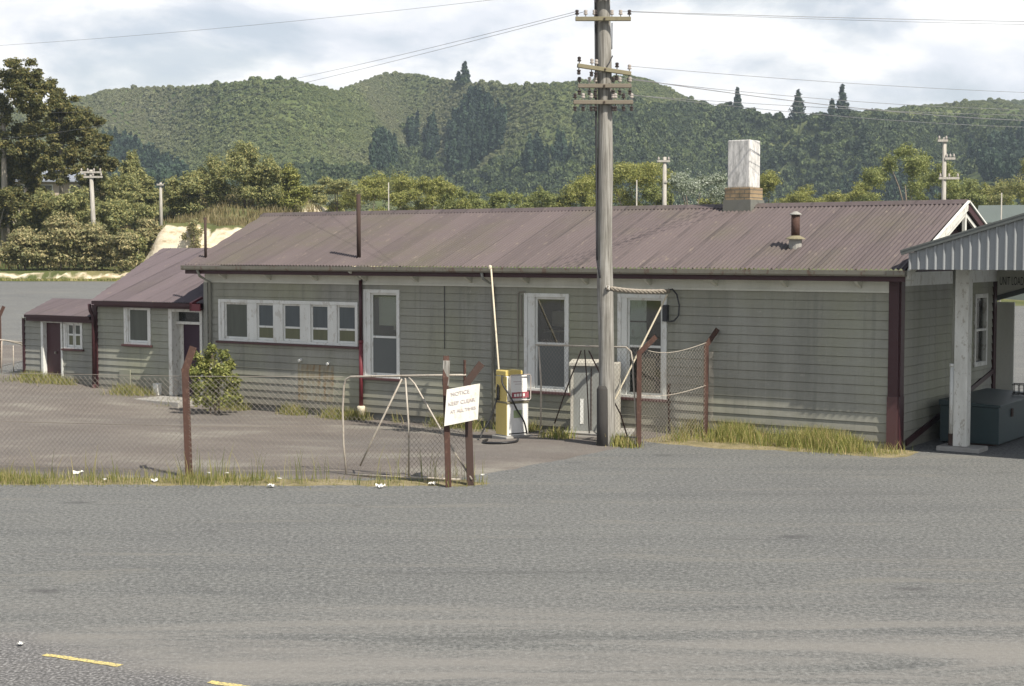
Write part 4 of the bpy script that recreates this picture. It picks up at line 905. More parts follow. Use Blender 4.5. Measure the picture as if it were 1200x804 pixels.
corrugated('roof', X0 - 0.25, 0.30, -0.47, EZ + 0.02, RY - 0.02, RZ, M['roof'], ST, 0.55)
corrugated('roof', X0 - 0.25, 0.30, DEP + 0.45, EZ + 0.02, RY + 0.02, RZ, M['roof'], ST, 0.55)
rc = MB(); rc.prism([(RY - 0.17, RZ - 0.045), (RY - 0.05, RZ + 0.02), (RY, RZ + 0.045), (RY + 0.05, RZ + 0.02), (RY + 0.17, RZ - 0.045), (RY + 0.17, RZ - 0.052), (RY, RZ + 0.03), (RY - 0.17, RZ - 0.052)],
    lambda a, b: (X0 - 0.83, a, b), lambda a, b: (0.32, a, b)); rc.build('ridge_cap', M['roof'], ST)
for k in range(2):                                # verge and gable timbers
    s = -1 if k == 0 else 1; ye = RY + s * (RY + 0.40)
    b_ = MB(); b_.bar((0.315, ye, EZ - 0.085), (0.315, RY, RZ - 0.095), 0.035, 0.15); b_.build('barge_board', M['white_paint_worn'] if k == 0 else M['maroon'], ST)
    b_ = MB(); b_.bar((0.34, ye, EZ + 0.015), (0.34, RY, RZ + 0.005), 0.05, 0.035); b_.build('verge_strip', M['white_paint'], ST)
    b_ = MB(); b_.bar((0.255, RY + s * 1.5, RZ - 0.27 - 1.5 * RM), (0.255, RY + s * 0.05, RZ - 0.27), 0.05, 0.08); b_.build('gable_strut', M['white_paint_worn'], ST)
b_ = MB(); b_.bb(0.22, 0.285, RY - 0.045, RY + 0.045, 3.5, RZ - 0.16); b_.build('king_post', M['white_paint_worn'], ST)
# sloping skirting on the gable end
a_ = locx(1061, 519, 0.03); c_ = locx(1102, 486, 0.03); d_ = locx(1141, 449, 0.03); e_ = locx(1164, 434, 0.03)
sk = MB(); sk.bar((0.045, a_[1], a_[2]), (0.045, c_[1], c_[2]), 0.03, 0.12); sk.bar((0.045, c_[1] + 0.02, c_[2] + 0.02), (0.045, e_[1], e_[2]), 0.03, 0.10); sk.build('sloping_skirting', M['maroon'], ST)
cb = MB(); cb.bb(0.0, 0.06, DEP - 0.16, DEP + 0.02, -0.2, 3.1); cb.build('corner_board', M['maroon'], ST)
# downpipes and conduits on the front wall
xp = lx_(423, 400, -0.08)
d_ = MB(); d_.tube([(xp, -0.085, 3.13), (xp, -0.085, 1.62)], 0.043, 12); d_.build('downpipe', M['maroon'], ST, smooth=True)['label'] = 'dark upper half of the maroon downpipe'
d_ = MB(); d_.tube([(xp, -0.085, 1.66), (xp, -0.085, 0.12)], 0.047, 12); d_.lathe((xp, -0.085, 1.60), [(0.056, 0), (0.056, 0.07)], 12); dp_ = d_.build('downpipe', M['pipe_red'], ST, smooth=True); dp_['label'] = 'red lower half of the downpipe'
d_ = MB(); d_.lathe((xp, -0.09, -0.25), [(0.075, 0), (0.075, 0.22), (0.095, 0.25), (0.095, 0.36), (0.06, 0.37)], 14); d_.build('pipe_socket', M['cream_timber'], dp_, smooth=True)
d_ = MB(); d_.tube([(xp, -0.085, 3.10), (xp, -0.30, 3.22), (xp, -0.49, 3.30)], 0.04, 10); d_.build('pipe_elbow', M['frieze'], dp_)
x_ = lx_(578, 400, -0.06); d_ = MB(); d_.tube([(x_, -0.50, 3.29), (x_, -0.46, 3.16), (x_, -0.075, 3.02), (x_, -0.075, -0.15)], 0.032, 10); d_.build('downpipe', M['boards_annex'], ST, smooth=True)['label'] = 'grey downpipe beside the fuel pump'
x_ = X0 + 0.22; d_ = MB(); d_.tube([(x_, -0.50, 3.29), (x_, -0.42, 3.14), (x_, -0.075, 2.98), (x_, -0.075, 0.95)], 0.034, 10); d_.build('downpipe', M['boards_annex'], ST, smooth=True)['label'] = 'grey downpipe at the left end of the long wall'
d_ = MB(); d_.tube([(x_, -0.075, 0.95), (x_, -0.075, -0.2)], 0.040, 10); d_.build('downpipe', M['white_paint_worn'], ST, smooth=True)
x_ = lx_(521, 380, -0.04); d_ = MB(); d_.tube([(x_, -0.045, 2.98), (x_, -0.045, 1.55)], 0.008, 6); d_.build('conduit', M['wire_black'], ST)
xA, xB = lx_(607, 380, -0.04), lx_(611, 380, -0.04); d_ = MB(); d_.tube([(xB + 0.1, -0.045, 2.88), (xA + 0.03, -0.045, 2.87), (xA, -0.045, 2.80), (xA, -0.045, 1.2)], 0.012, 6); d_.tube([(xB, -0.045, 2.80), (xB, -0.045, 1.9)], 0.012, 6); d_.build('conduit', M['wire_dull'], ST)
for px, py in ((352, 421.5), (385, 425.5)):
    q = loc(px, py, -0.04); d_ = MB(); d_.tube([(q[0], 0.0, q[2]), (q[0], -0.10, q[2] - 0.02)], 0.035, 10); d_.build('pipe_stub', M['white_paint'], ST)
# rust stain board panel is part of the wall's story: a patched square of newer boards
a_, b_2 = loc(349, 425, -0.03), loc(391, 472, -0.03)
def stain_mat():
    k = NT('rust_stained_boards'); n = k.noise(5, 6, 0.7, k.map((1.8, 1, 0.25))); 
    k.bsdf(k.ramp(n, [(0.36, (0.25, 0.255, 0.215)), (0.50, (0.235, 0.215, 0.155)), (0.64, (0.19, 0.125, 0.060))]), 0.75, n, 0.004); return k.m
M['stain'] = stain_mat()
mb = MB(); z = 0.15
while z < 0.97:
    mb.prism([(-0.036, z + 0.004), (-0.016, z + EXPO - 0.014), (0.0, z + EXPO - 0.014), (0.0, z + 0.004)], lambda a, b: (a_[0], a, b), lambda a, b: (b_2[0], a, b)); z += EXPO
mb.build('patched_boards', M['stain'], ST)['label'] = 'rust stained patch of boards under the pipe stubs'
# chimney, vents and pipes on the roof
cc = loc(866, 240, RY - 0.3); czx = (float(loc(853, 220, RY - 0.26)[0]) + float(loc(878, 220, RY - 0.26)[0])) / 2; ctop = float(loc(878, 163.5, RY - 0.26)[2]); cmid = float(loc(878, 219.5, RY - 0.3)[2])
ch = MB(); ch.bb(czx - 0.31, czx + 0.31, RY - 0.32, RY + 0.32, 4.2, cmid); co = ch.build('chimney', M['brick'], ST, bevel=0.012)
ch = MB(); ch.bb(czx - 0.265, czx + 0.265, RY - 0.27, RY + 0.27, cmid + 0.0, ctop); ch.build('chimney_shaft', M['chimney'], co, bevel=0.02)
ch = MB(); ch.bb(czx - 0.335, czx + 0.335, RY - 0.35, RY + 0.35, 4.2, RZ + 0.12); ch.build('flashing', M['concrete_dark'], co)
v_ = rplane(932, 291, -0.45, EZ, RM)
vb = MB(); vb.lathe((v_[0], v_[1], v_[2] - 0.15), [(0.13, 0), (0.13, 0.33)], 12); vo = vb.build('roof_vent', M['concrete'], ST)
vb = MB(); vb.lathe((v_[0], v_[1], v_[2] + 0.18), [(0.20, 0), (0.19, 0.02), (0.07, 0.08)], 14); vb.build('collar', M['arm_yellow'], vo)
vb = MB(); vb.lathe((v_[0], v_[1], v_[2] + 0.20), [(0.085, 0), (0.085, 0.47)], 14); vb.build('flue', M['rust'], vo, smooth=True)
vb = MB(); vb.lathe((v_[0], v_[1], v_[2] + 0.665), [(0.12, 0), (0.12, 0.015), (0.03, 0.07)], 14); vb.build('cowl', M['concrete'], vo)
def roof_pipe(px, py, ptop, r):
    q = rplane(px, py, -0.45, EZ, RM); Y = (CN + EX * q[0] + EY * q[1])[1]; h = (py - ptop) / F * Y
    m_ = MB(); m_.tube([(q[0], q[1], q[2] - 0.1), (q[0], q[1], q[2] + h)], r, 10); m_.build('roof_pipe', M['rust_dark'], ST, smooth=True)
roof_pipe(420.5, 303, 228, 0.050); roof_pipe(241, 303, 255, 0.035)

# low wing joined to the left end
AY = 0.25; AX0 = -22.65; AEZ = 2.44; AXR = float(loc(107, 352, AY - 0.28)[0])
aw = (lx_(146.5, 380, AY), lx_(177.5, 380, AY), 1.28, 2.33); ad0, ad1 = lx_(199, 400, AY), lx_(238.5, 400, AY)
o = front_boards(AX0, X0, AY, -0.02, 2.30, M['boards_annex'], 'front wall of the low wing', [aw])
boolean_cut(o, [(ad0 + 0.02, ad1 - 0.02, AY - 0.3, AY + 0.5, -0.4, 2.27)])
front_boards(AX0, ad0, AY + 0.03, -0.35, -0.022, M['concrete_dark'])
win(*aw, AY, [(aw[0] + 0.13, aw[1] - 0.13, None)], single=M['pane_grey'])['label'] = 'single window in the low wing'
dr = MB(); dr.bb(ad0, ad0 + 0.13, AY - 0.05, AY + 0.30, -0.02, 2.28); dr.bb(ad1 - 0.09, ad1, AY - 0.05, AY + 0.30, -0.02, 2.28); dr.bb(ad0 + 0.13, ad1 - 0.09, AY - 0.045, AY + 0.30, 2.19, 2.28); dr.bb(ad0 + 0.13, ad1 - 0.09, AY + 0.10, AY + 0.28, 1.86, 1.93)
dr.bb(ad0 + 0.131, ad0 + 0.26, AY + 0.24, AY + 0.29, 0.0, 1.86)
do = dr.build('door', M['white_paint_worn'], ST, bevel=0.005); do['label'] = 'recessed purple door in a white frame'
q_ = MB(); q_.bb(ad0 + 0.27, ad1 - 0.10, AY + 0.24, AY + 0.28, 0.0, 1.86); q_.build('door_leaf', M['door_purple'], do)
q_ = MB(); q_.bb(ad0 + 0.14, ad1 - 0.10, AY + 0.20, AY + 0.21, 1.94, 2.185); q_.build('pane', M['glass'], do)
q_ = MB(); q_.bb(ad0 - 0.4, ad1 + 0.2, -0.85, AY + 0.3, -0.3, -0.03); q_.build('door_step', M['concrete'], ST, bevel=0.02)
hq0, hq1 = loc(140, 433, AY - 0.04), loc(153, 458, AY - 0.04); q_ = MB(); q_.bb(hq0[0], hq1[0], AY - 0.05, AY - 0.02, hq1[2], hq0[2]); q_.build('wall_hatch', M['boards_annex'], ST, bevel=0.004)
cb = MB(); cb.bb(AX0 - 0.10, AX0 + 0.09, AY - 0.06, AY + 0.0, -0.1, 2.30); cb.build('corner_board', M['maroon'], ST)
cb = MB(); cb.tube([(AX0 + 0.02, AY - 0.24, 2.33), (AX0 - 0.02, AY - 0.18, 2.15), (AX0 + 0.02, AY - 0.12, 2.0), (AX0 + 0.02, AY - 0.12, 0.15)], 0.045, 10); cb.build('downpipe', M['maroon'], ST, smooth=True)
cb = MB(); cb.tube([(AX0 + 0.02, AY - 0.12, 0.15), (AX0 + 0.02, AY - 0.14, -0.1)], 0.055, 10); cb.build('pipe_foot', M['maroon_faded'], ST)
fa = MB(); fa.bb(AXR, X0 - 0.42, AY - 0.19, AY - 0.16, 2.27, 2.40); fa.bb(AXR, X0 - 0.42, AY - 0.28, AY - 0.191, 2.33, 2.425); fa.bb(AX0 + 0.01, X0 - 0.05, AY - 0.16, AY - 0.035, 2.28, 2.31); fa.build('fascia', M['maroon'], ST)
ea = MB(); ea.prism([(AY - 0.42, 2.24), (AY - 0.03, 2.24), (AY - 0.03, 2.60), (AY - 0.42, 2.45)], lambda a, b: (X0 - 0.42, a, b), lambda a, b: (X0 - 0.34, a, b)); ea.bb(X0 - 0.42, X0 - 0.04, AY - 0.42, AY - 0.40, 2.24, 2.42); ea.build('eave_end', M['pipe_red'], ST)
tq = rplane(190, 291, AY - 0.30, AEZ, 0.36); ty = float(tq[1]); sk_ = max(0.0, AXR - float(tq[0]))
corrugated('roof', AXR, X0 - 0.0, AY - 0.30, AEZ, ty, AEZ + 0.36 * (ty - AY + 0.30), M['roof_annex'], ST, sk_, amp=0.013)['label'] = 'roof of the low wing'
AR = AEZ + 0.36 * (ty - AY + 0.30)
bk = MB(); bk.prism([(AY + 0.15, 0.0), (2 * ty - AY, 0.0), (2 * ty - AY, 2.35), (ty, AR - 0.06), (AY + 0.15, 2.40)], lambda a, b: (AX0, a, b), lambda a, b: (AX0 + 0.1, a, b)); bk.build('wall', M['boards_annex'], ST)
corrugated('roof', AXR, X0, 2 * ty - AY + 0.4, AEZ, ty, AR, M['roof_annex'], ST, sk_, amp=0.013)
ip = MB(); ip.bb(AX0 + 0.1, X0 - 0.02, AY + 1.6, AY + 1.66, 0.0, 2.35); ip.bb(AX0 + 0.1, X0 - 0.02, AY + 0.14, AY + 1.6, 2.32, 2.35); ip.build('partition', M['interior_dark'], ST)

# ------------------------------------------------------------------ small shed at the far left end
SY = 0.40; SX0 = lx_(29.5, 410, SY); SX1 = AX0 - 0.18
SH = empty('shed', Wd((SX0 + SX1) / 2, SY, 0.0), ROT, 'little grey lean-to shed with a maroon door and four pane window', 'shed')
def shx(x): return x - (SX0 + SX1) / 2
a0, a1 = shx(SX0), shx(SX1); aR = shx(float(loc(28, 369, SY - 0.22)[0]))
sd0, sd1 = shx(lx_(49.5, 410, SY)), shx(lx_(74.5, 410, SY)); sw = (shx(lx_(75.8, 390, SY)), shx(lx_(97.5, 390, SY)), 1.06, 1.83)
mb = MB(); mb.prism(board_profile(0.03, 1.86), lambda a, b: (a0, a, b), lambda a, b: (a1, a, b)); o = mb.build('wall', M['boards_annex'], SH)
boolean_cut(o, [(sd0 + 0.04, sd1 - 0.04, -0.3, 0.4, -0.2, 1.78), (sw[0] + 0.04, sw[1] - 0.04, -0.3, 0.4, sw[2] + 0.04, sw[3] - 0.04)])
mb = MB(); mb.bb(a0, a1, 0.02, 0.14, -0.2, 0.028); mb.build('foundation', M['concrete_dark'], SH)
mb = MB(); mb.bb(sd0, sd0 + 0.10, -0.045, 0.18, 0.05, 1.80); mb.bb(sd1 - 0.07, sd1, -0.045, 0.18, 0.05, 1.80); mb.bb(sd0 + 0.10, sd1 - 0.07, -0.04, 0.18, 1.765, 1.80); do = mb.build('door', M['white_paint'], SH, bevel=0.005)
mb = MB(); mb.bb(sd0 + 0.105, sd1 - 0.075, 0.08, 0.12, 0.06, 1.76); mb.build('door_leaf', M['door_maroon'], do)
mb = MB(); mb.lathe((sd0 + 0.50, 0.05, 0.92), [(0.03, -0.03), (0.035, 0.0), (0.03, 0.03)], 8); mb.build('handle', M['door_handle'], do)
wo = win(*sw, 0.0, [(sw[0] + 0.11, (sw[0] + sw[1]) / 2 - 0.008, 1.45), ((sw[0] + sw[1]) / 2 + 0.008, sw[1] - 0.10, 1.45)], parent=SH, cas=0.075, lower=M['pane_olive'], upper=M['pane_grey'])
mb = MB(); mb.bb(a0 - 0.06, a0 + 0.03, -0.05, 0.0, 0.0, 1.86); mb.build('corner_board', M['maroon'], SH)
mb = MB(); mb.bb(aR, a1 - 0.02, -0.15, -0.12, 1.80, 1.93); mb.bb(aR, a1 - 0.02, -0.22, -0.152, 1.90, 1.975); mb.build('fascia', M['maroon'], SH)
mb = MB(); mb.bb(a0, a1, -0.12, -0.035, 1.865, 1.885); mb.build('soffit', M['boards_annex'], SH)
tq = rplane(62, 349.5, SY - 0.24, 1.985, 0.27); ty2 = float(tq[1]) - SY; sk2 = max(0.0, (aR + (SX0 + SX1) / 2) - float(tq[0]))
corrugated('roof', aR, a1 - 0.01, -0.24, 1.985, ty2, 1.985 + 0.27 * (ty2 + 0.24), M['roof_annex'], SH, min(sk2, 0.8), amp=0.012)
mb = MB(); mb.prism([(0.13, 0.0), (ty2, 0.0), (ty2, 1.93 + 0.27 * (ty2 + 0.24)), (0.13, 1.88)], lambda a, b: (a0, a, b), lambda a, b: (a0 + 0.08, a, b)); mb.bb(a0 + 0.081, a1, ty2 - 0.1, ty2, 0.0, 1.93 + 0.27 * (ty2 + 0.24)); mb.build('wall', M['boards_annex'], SH)

# ================================================================== CANOPY at the right
KY = -0.60; kt = loc(1057, 295, KY); kr = loc(1200, 252, KY); KS = float((kr[2] - kt[2]) / (kr[0] - kt[0])); kx0 = float(kt[0]); kz0 = float(kt[2]); kb = float(loc(1100, 316, KY)[2])
CA = empty('canopy', Wd(1.0, 0.9, 0.0), ROT, 'open canopy with ribbed grey gable cladding on white posts', 'canopy')
cx = lambda x: x - 1.0
cyy = lambda y: y - 0.9
KR, KB, KXE = 7.0, 6.3, 14.0 - kx0  # unseen right part of the canopy lengthened to enlarge the shade below
def ktop(x): return kz0 + KS * (min(x, KR) - kx0) - KS * max(0, x - KR)
pr = []; x = kx0 + 0.13; RP = 0.158
top = []
while x < KXE - 0.2:
    pr += [(x, 0.0), (x + 0.012, -0.040), (x + 0.030, -0.040), (x + 0.055, 0.0)]; x += RP
mb = MB(); n = len(pr); vs = []
for (a, b) in pr: vs.append((cx(a), cyy(KY + b), kb))
for (a, b) in pr: vs.append((cx(a), cyy(KY + b), ktop(a) - 0.07))
mb.add(vs, [(i, i + 1, n + i + 1, n + i) for i in range(n - 1)])
cl = mb.build('gable_cladding', M['fascia_grey'], CA, fix=False); sm_ = cl.modifiers.new('thick', 'SOLIDIFY'); sm_.thickness = 0.008; sm_.offset = -1
mb = MB(); mb.bar((cx(kx0), cyy(KY - 0.05), kz0 - 0.02), (cx(KR), cyy(KY - 0.05), ktop(KR) - 0.02), 0.045, 0.09); mb.bar((cx(KR), cyy(KY - 0.05), ktop(KR) - 0.02), (cx(KXE), cyy(KY - 0.05), ktop(KXE) - 0.02), 0.045, 0.09); mb.build('barge_flashing', M['canopy_dark'], CA)
mb = MB(); mb.prism([(kx0, kz0 + 0.03), (KR, ktop(KR) + 0.03), (KXE, ktop(KXE) + 0.03), (KXE, ktop(KXE)), (KR, ktop(KR)), (kx0, kz0)], lambda a, b: (cx(a), cyy(KY - 0.08), b), lambda a, b: (cx(a), cyy(KB), b)); mb.build('roof', M['canopy_dark'], CA)
mb = MB(); mb.bb(cx(0.62), cx(KXE - 0.5), cyy(0.80), cyy(0.98), 3.44, 3.62); mb.bb(cx(0.62), cx(KXE - 0.5), cyy(KB - 0.25), cyy(KB - 0.10), 3.44, 3.62); mb.build('beam', M['canopy_dark'], CA)
pq = gnd(1128, 524, 0.06); pl_ = Lc(pq); PX, PYY = float(pl_[0]), float(pl_[1])
for (x, y) in ((PX, PYY), (KXE - 1.0, PYY), (KXE - 1.0, KB - 0.2)):
    mb = MB(); mb.bb(cx(x - 0.155), cx(x + 0.105), cyy(y - 0.12), cyy(y + 0.12), 0.08, 3.44); po = mb.build('post', M['white_paint_worn'], CA, bevel=0.012)
    mb = MB(); mb.bb(cx(x - 0.42), cx(x + 0.40), cyy(y - 0.28), cyy(y + 0.28), -0.1, 0.085); mb.build('footing', M['concrete'], po, bevel=0.02)
mb = MB(); mb.tube([(cx(PX - 0.19), cyy(PYY - 0.05), 3.42), (cx(PX - 0.19), cyy(PYY - 0.05), 1.62)], 0.035, 10); mb.build('downpipe', M['boards_annex'], CA, smooth=True)
mb = MB(); mb.tube([(cx(PX - 0.20), cyy(PYY - 0.05), 1.62), (cx(PX - 0.20), cyy(PYY - 0.05), 0.30)], 0.05, 10); mb.lathe((cx(PX - 0.20), cyy(PYY - 0.05), 1.58), [(0.06, 0), (0.06, 0.06)], 10); mb.build('downpipe', M['white_paint'], CA, smooth=True)
mb = MB(); mb.lathe((cx(PX - 0.20), cyy(PYY - 0.05), -0.02), [(0.06, 0), (0.06, 0.33)], 10); mb.build('pipe_foot', M['rust_dark'], CA)
# sign board and white partition hanging at the back of the canopy
SGY = 6.15; s0, s1 = loc(1166, 318, SGY), loc(1166, 347, SGY); p1 = loc(1188, 350, SGY)
SB = empty('sign_board', Wd(float(s0[0]), SGY, float(s1[2])), ROT, 'pale board with dark capitals hanging under the back of the canopy', 'sign')
hh = float(s0[2] - s1[2]); mb = MB(); mb.prism([(0.02, 0.0), (3.2, 0.95), (3.2, hh + 0.25), (0.02, hh + 0.25)], lambda a, b: (a, 0.0, b), lambda a, b: (a, 0.04, b)); mb.build('panel', M['frieze'], SB)
mb = MB(); mb.bar((0.0, 0.01, -0.06), (3.2, 0.01, 0.89), 0.08, 0.11); mb.build('lower_rail', M['canopy_dark'], SB)
text_mesh('UNIT LOAD', 0.26, M['black_paint'], SB, Matrix.Translation((0.37, -0.004, hh * 0.60)) @ Matrix.Rotation(PI / 2, 4, 'X'), sx=0.38)
mb = MB(); pw = float(p1[0] - s0[0]); mb.bb(0.03, pw, 0.06, 0.12, 0.0, float(s1[2]) - 0.13); PT = mb.build('partition_panel', M['frieze'], None, bevel=0.008)
PT.location = tuple(Wd(float(s0[0]), SGY, 0.0)); PT.rotation_euler = (0, 0, ROT); tag(PT, 'pale upright panel below the sign board at the back of the canopy', 'panel')
# teal bin
b0, b1 = Lc(gnd(1101, 519)), Lc(gnd(1167, 525)); BW = float(b1[0] - b0[0]); BH = 0.80; BD = 3.0
BN = empty('storage_bin', Wd(float(b0[0]), float(b0[1]), 0.0), ROT, 'big teal lidded steel bin in the shade behind the white post', 'bin')
mb = MB(); mb.bb(0, BW, 0, BD, 0.04, BH - 0.05); mb.build('body', M['teal'], BN, bevel=0.01)
mb = MB(); mb.prism([(-0.02, BH - 0.045), (BW + 0.03, BH - 0.045), (BW + 0.03, BH + 0.0), (-0.02, BH + 0.06)], lambda a, b: (a, -0.03, b), lambda a, b: (a, BD + 0.03, b)); mb.build('lid', M['teal'], BN, bevel=0.006)
mb = MB(); mb.bb(BW * 0.1, BW * 0.9, 0.06, BD - 0.06, -0.02, 0.04); mb.build('skid', M['rust_dark'], BN)
mb = MB(); mb.bb(BW + 0.001, BW + 0.03, 0.75, 0.85, 0.52, 0.68); mb.build('latch', M['rust_dark'], BN)
# small wire basket on the bin
q = Wd(float(b0[0]) + 1.05, float(b0[1]) + 2.2, BH + 0.035)
mb = MB()
for i in range(6):
    mb.tube([(-0.25 + 0.1 * i, -0.15, 0), (-0.25 + 0.1 * i, -0.15, 0.22)], 0.008, 5); mb.tube([(-0.25 + 0.1 * i, 0.15, 0), (-0.25 + 0.1 * i, 0.15, 0.22)], 0.008, 5)
for z in (0.02, 0.21): mb.tube([(-0.27, -0.15, z), (0.27, -0.15, z), (0.27, 0.15, z), (-0.27, 0.15, z), (-0.27, -0.15, z)], 0.010, 5)
mb.tube([(-0.27, -0.15, 0.02), (0.27, 0.15, 0.02)], 0.008, 5)
o = mb.build('wire_basket', M['black_paint']); o.location = tuple(q); o.rotation_euler = (0, 0, ROT + 0.2); tag(o, 'small black wire basket lying on the teal bin lid', 'basket')

# ================================================================== MAIN POLE, its crossarms and wires
PB = gnd(711, 522); PH = 9.9
UP = empty('utility_pole', (PB[0], PB[1], 0.0), 0, 'thick weathered wooden pole with stacked crossarms standing before the long wall', 'utility pole')
LEANX = -0.05
mb = MB(); pts = []; rs = []
for i in range(34):
    f = i / 33; z = -0.3 + (PH + 0.3) * f; pts.append((LEANX * f * 2 + 0.012 * math.sin(z * 1.3), 0.010 * math.sin(z * 0.9), z)); rs.append(0.160 - 0.026 * f + 0.006 * math.sin(z * 2.7))
mb.tube(pts, rs, 18); mb.build('shaft', M['pole'], UP, smooth=True)
mb = MB(); mb.tube([(-0.085, -0.10, -0.2), (-0.085, -0.10, 0.5), (-0.09, -0.09, 1.10), (-0.085, -0.08, 1.16)], [0.118, 0.115, 0.112, 0.085], 16); mb.build('tarred_stub', M['tar'], UP, smooth=True)  # short dark stub against the lower left of the shaft
def polez(py): return float(atY(706, py, PB[1])[2])
PXM = PB[1] / F                                       # metres per photo pixel at the pole
ARMS = []
def crossarm(py, x0, x1, mat, tilt=0.0, yaw=0.0, k=6, front=True, dark=False):
    z = polez(py); xc = LEANX * 1.7; a0 = (x0 - 706.5) * PXM; a1 = (x1 - 706.5) * PXM; cy_ = -0.20 if front else 0.20
    M0 = Matrix.Translation((xc, cy_, z)) @ Matrix.Rotation(yaw, 4, 'Z') @ Matrix.Rotation(tilt, 4, 'Y')
    mb = MB(); mb.box((0, 0, 0), (1, 1, 1), M=M0 @ Matrix.Translation(((a0 + a1) / 2, 0, 0)) @ Matrix.Diagonal((a1 - a0, 0.07, 0.078, 1)))
    arm = mb.build('crossarm', mat, UP, bevel=0.008)
    mb = MB(); mb.box((0, 0, 0), (1, 1, 1), M=M0 @ Matrix.Translation((0, -0.045, 0)) @ Matrix.Diagonal((0.03, 0.02, 0.03, 1))); mb.build('bolt', M['rust_dark'], arm)
    out = []
    for i in range(k):
        f = i / (k - 1); x = a0 + 0.03 + (a1 - a0 - 0.06) * f
        if abs(x) < 0.14: x = 0.17 if x > 0 else -0.17
        for s in ((1, -1) if dark else (1,)):
            p = M0 @ Vector((x, 0, 0.045 * s)); ib = MB()
            ib.lathe((p[0], p[1], p[2]), [(0.010, 0), (0.010, 0.03 * s), (0.036, 0.035 * s), (0.040, 0.055 * s), (0.022, 0.075 * s), (0.034, 0.08 * s), (0.034, 0.115 * s), (0.015, 0.125 * s)], 10)
            ib.build('insulator', M['porcelain'] if (i % 3 and s == 1) else M['insulator_dark'], arm)
        out.append(M0 @ Vector((x, 0, 0.14)) + Vector((PB[0], PB[1], 0)))
    return out
a0_ = crossarm(-1, 672, 738, M['arm_wood'], k=6)
a1_ = crossarm(24, 673, 737, M['arm_yellow'], k=7)
a2_ = crossarm(83, 673, 740, M['arm_yellow'], tilt=0.10, yaw=0.35, k=5, dark=True)
a3_ = crossarm(102, 676, 738, M['arm_wood'], k=6, dark=True)
a4_ = crossarm(121, 671, 740, M['arm_wood'], k=8, dark=True)
mb = MB(); pp = [(LEANX * 2 * z / PH - 0.165, -0.03, z) for z in np.linspace(2.0 + 1.6, PH - 0.3, 14)]
mb.tube([(LEANX - 0.10, -0.16, 3.25)] + pp, 0.020, 8); mb.tube([(p[0] - 0.005, p[1] - 0.05, p[2]) for p in pp], 0.016, 8); mb.build('riser_cable', M['wire_black'], UP, smooth=True)
mb = MB(); mb.tube([(LEANX * 1.9 + 0.165, -0.02, z + 0.0) for z in np.linspace(polez(58), polez(27), 8)] , 0.010, 6); mb.tube([(LEANX * 1.8 + 0.05, -0.19, polez(80)), (LEANX * 1.8 + 0.11, -0.18, polez(74)), (LEANX * 1.8 + 0.17, -0.06, polez(66))], 0.012, 6); mb.build('earth_wire', M['wire_black'], UP)
mb = MB(); mb.bb(-0.03, 0.03, -0.20, -0.17, 3.02, 3.10); mb.build('number_plate', M['pump_white'], UP)
def wire(a, b, sag, label, r=0.008, group=None):
    a = Vector(a); b = Vector(b); pts = []
    for i in range(29):
        f = i / 28; p = a.lerp(b, f); p.z -= sag * 4 * f * (1 - f); pts.append(p)
    mb = MB(); mb.tube(pts, r * 0.78, 5); tag(mb.build('overhead_wire', M['line_wire']), label, 'wire', 'overhead wires')
LF = lambda px, py, Y: tuple(atY(px, py, Y))
wire(a0_[0], LF(-160, 62, 40), 0.15, 'highest wire running from the pole top across the left half of the sky', 0.0045)
wire(a1_[0], LF(60, 132, 95), 0.5, 'wire dropping from the left end of the upper crossarm towards the left hills', 0.006)
wire(a1_[1], LF(-60, 166, 95), 0.6, 'lower of the two wires running left from the upper crossarm', 0.006)
wire(a1_[6], LF(1330, 27, 34), 0.03, 'single level wire running right from the upper crossarm', 0.007)
wire(a1_[5], LF(1330, 31, 34), 0.04, 'fainter wire just under the level one on the right', 0.005)
wire(a3_[5], LF(1330, 143, 46), 0.25, 'upper of the thick sagging wires running right across the hill', 0.010)
wire(a3_[4], LF(1330, 128, 46), 0.22, 'thin wire above the thick sagging wires on the right', 0.007)
wire(a4_[7], LF(1330, 150, 46), 0.20, 'lowest wire running right from the bottom crossarm', 0.0065)
wire(a4_[6], LF(1330, 136, 46), 0.12, 'wire running right from the bottom crossarm over the chimney', 0.0065)
wire(a2_[4], LF(1330, 112, 40), 0.10, 'wire running right from the tilted yellow crossarm', 0.006)
# twisted service bundle from the pole to the wall
A = Vector((PB[0] - 0.02, PB[1] - 0.2, polez(337))); Bp = Vector(Wd(*[float(v) for v in loc(784, 341, -0.30)])); 
mb = MB(); 
for ph in range(3):
    pts = []
    for i in range(60):
        f = i / 59; c = A.lerp(Bp, f); c.z -= 0.10 * 4 * f * (1 - f) * 0.4
        an = 2 * PI * (f * 5 + ph / 3); pts.append(c + Vector((0, 0, 1)) * 0.028 * math.cos(an) + Vector((0.3, -0.9, 0)) * 0.028 * math.sin(an))
    mb.tube(pts, 0.024, 7)
M['cable_grey'] = paint('weathered_cable', (0.27, 0.24, 0.20), (0.06, 0.05, 0.045), 0.8, 9.0, 0.7, streak=False)
o = mb.build('service_cable', M['cable_grey'], smooth=True); tag(o, 'thick twisted cable bundle stretched from the big pole to the wall', 'cable')
mb = MB(); c0 = loc(784, 341, -0.08); lp = []
for px, py in ((781, 340), (788, 339), (793, 345), (796, 358), (795, 370), (790, 376), (784, 377), (779, 372)):
    q = loc(px, py, -0.09); lp.append(Vector(Wd(q[0], q[1], q[2])))
sm = []
for i in range(len(lp) - 1):
    for f in (0, 0.5): sm.append(lp[i].lerp(lp[i + 1], f))
sm.append(lp[-1]); mb.tube([Bp] + sm, 0.016, 7); mb2 = MB()
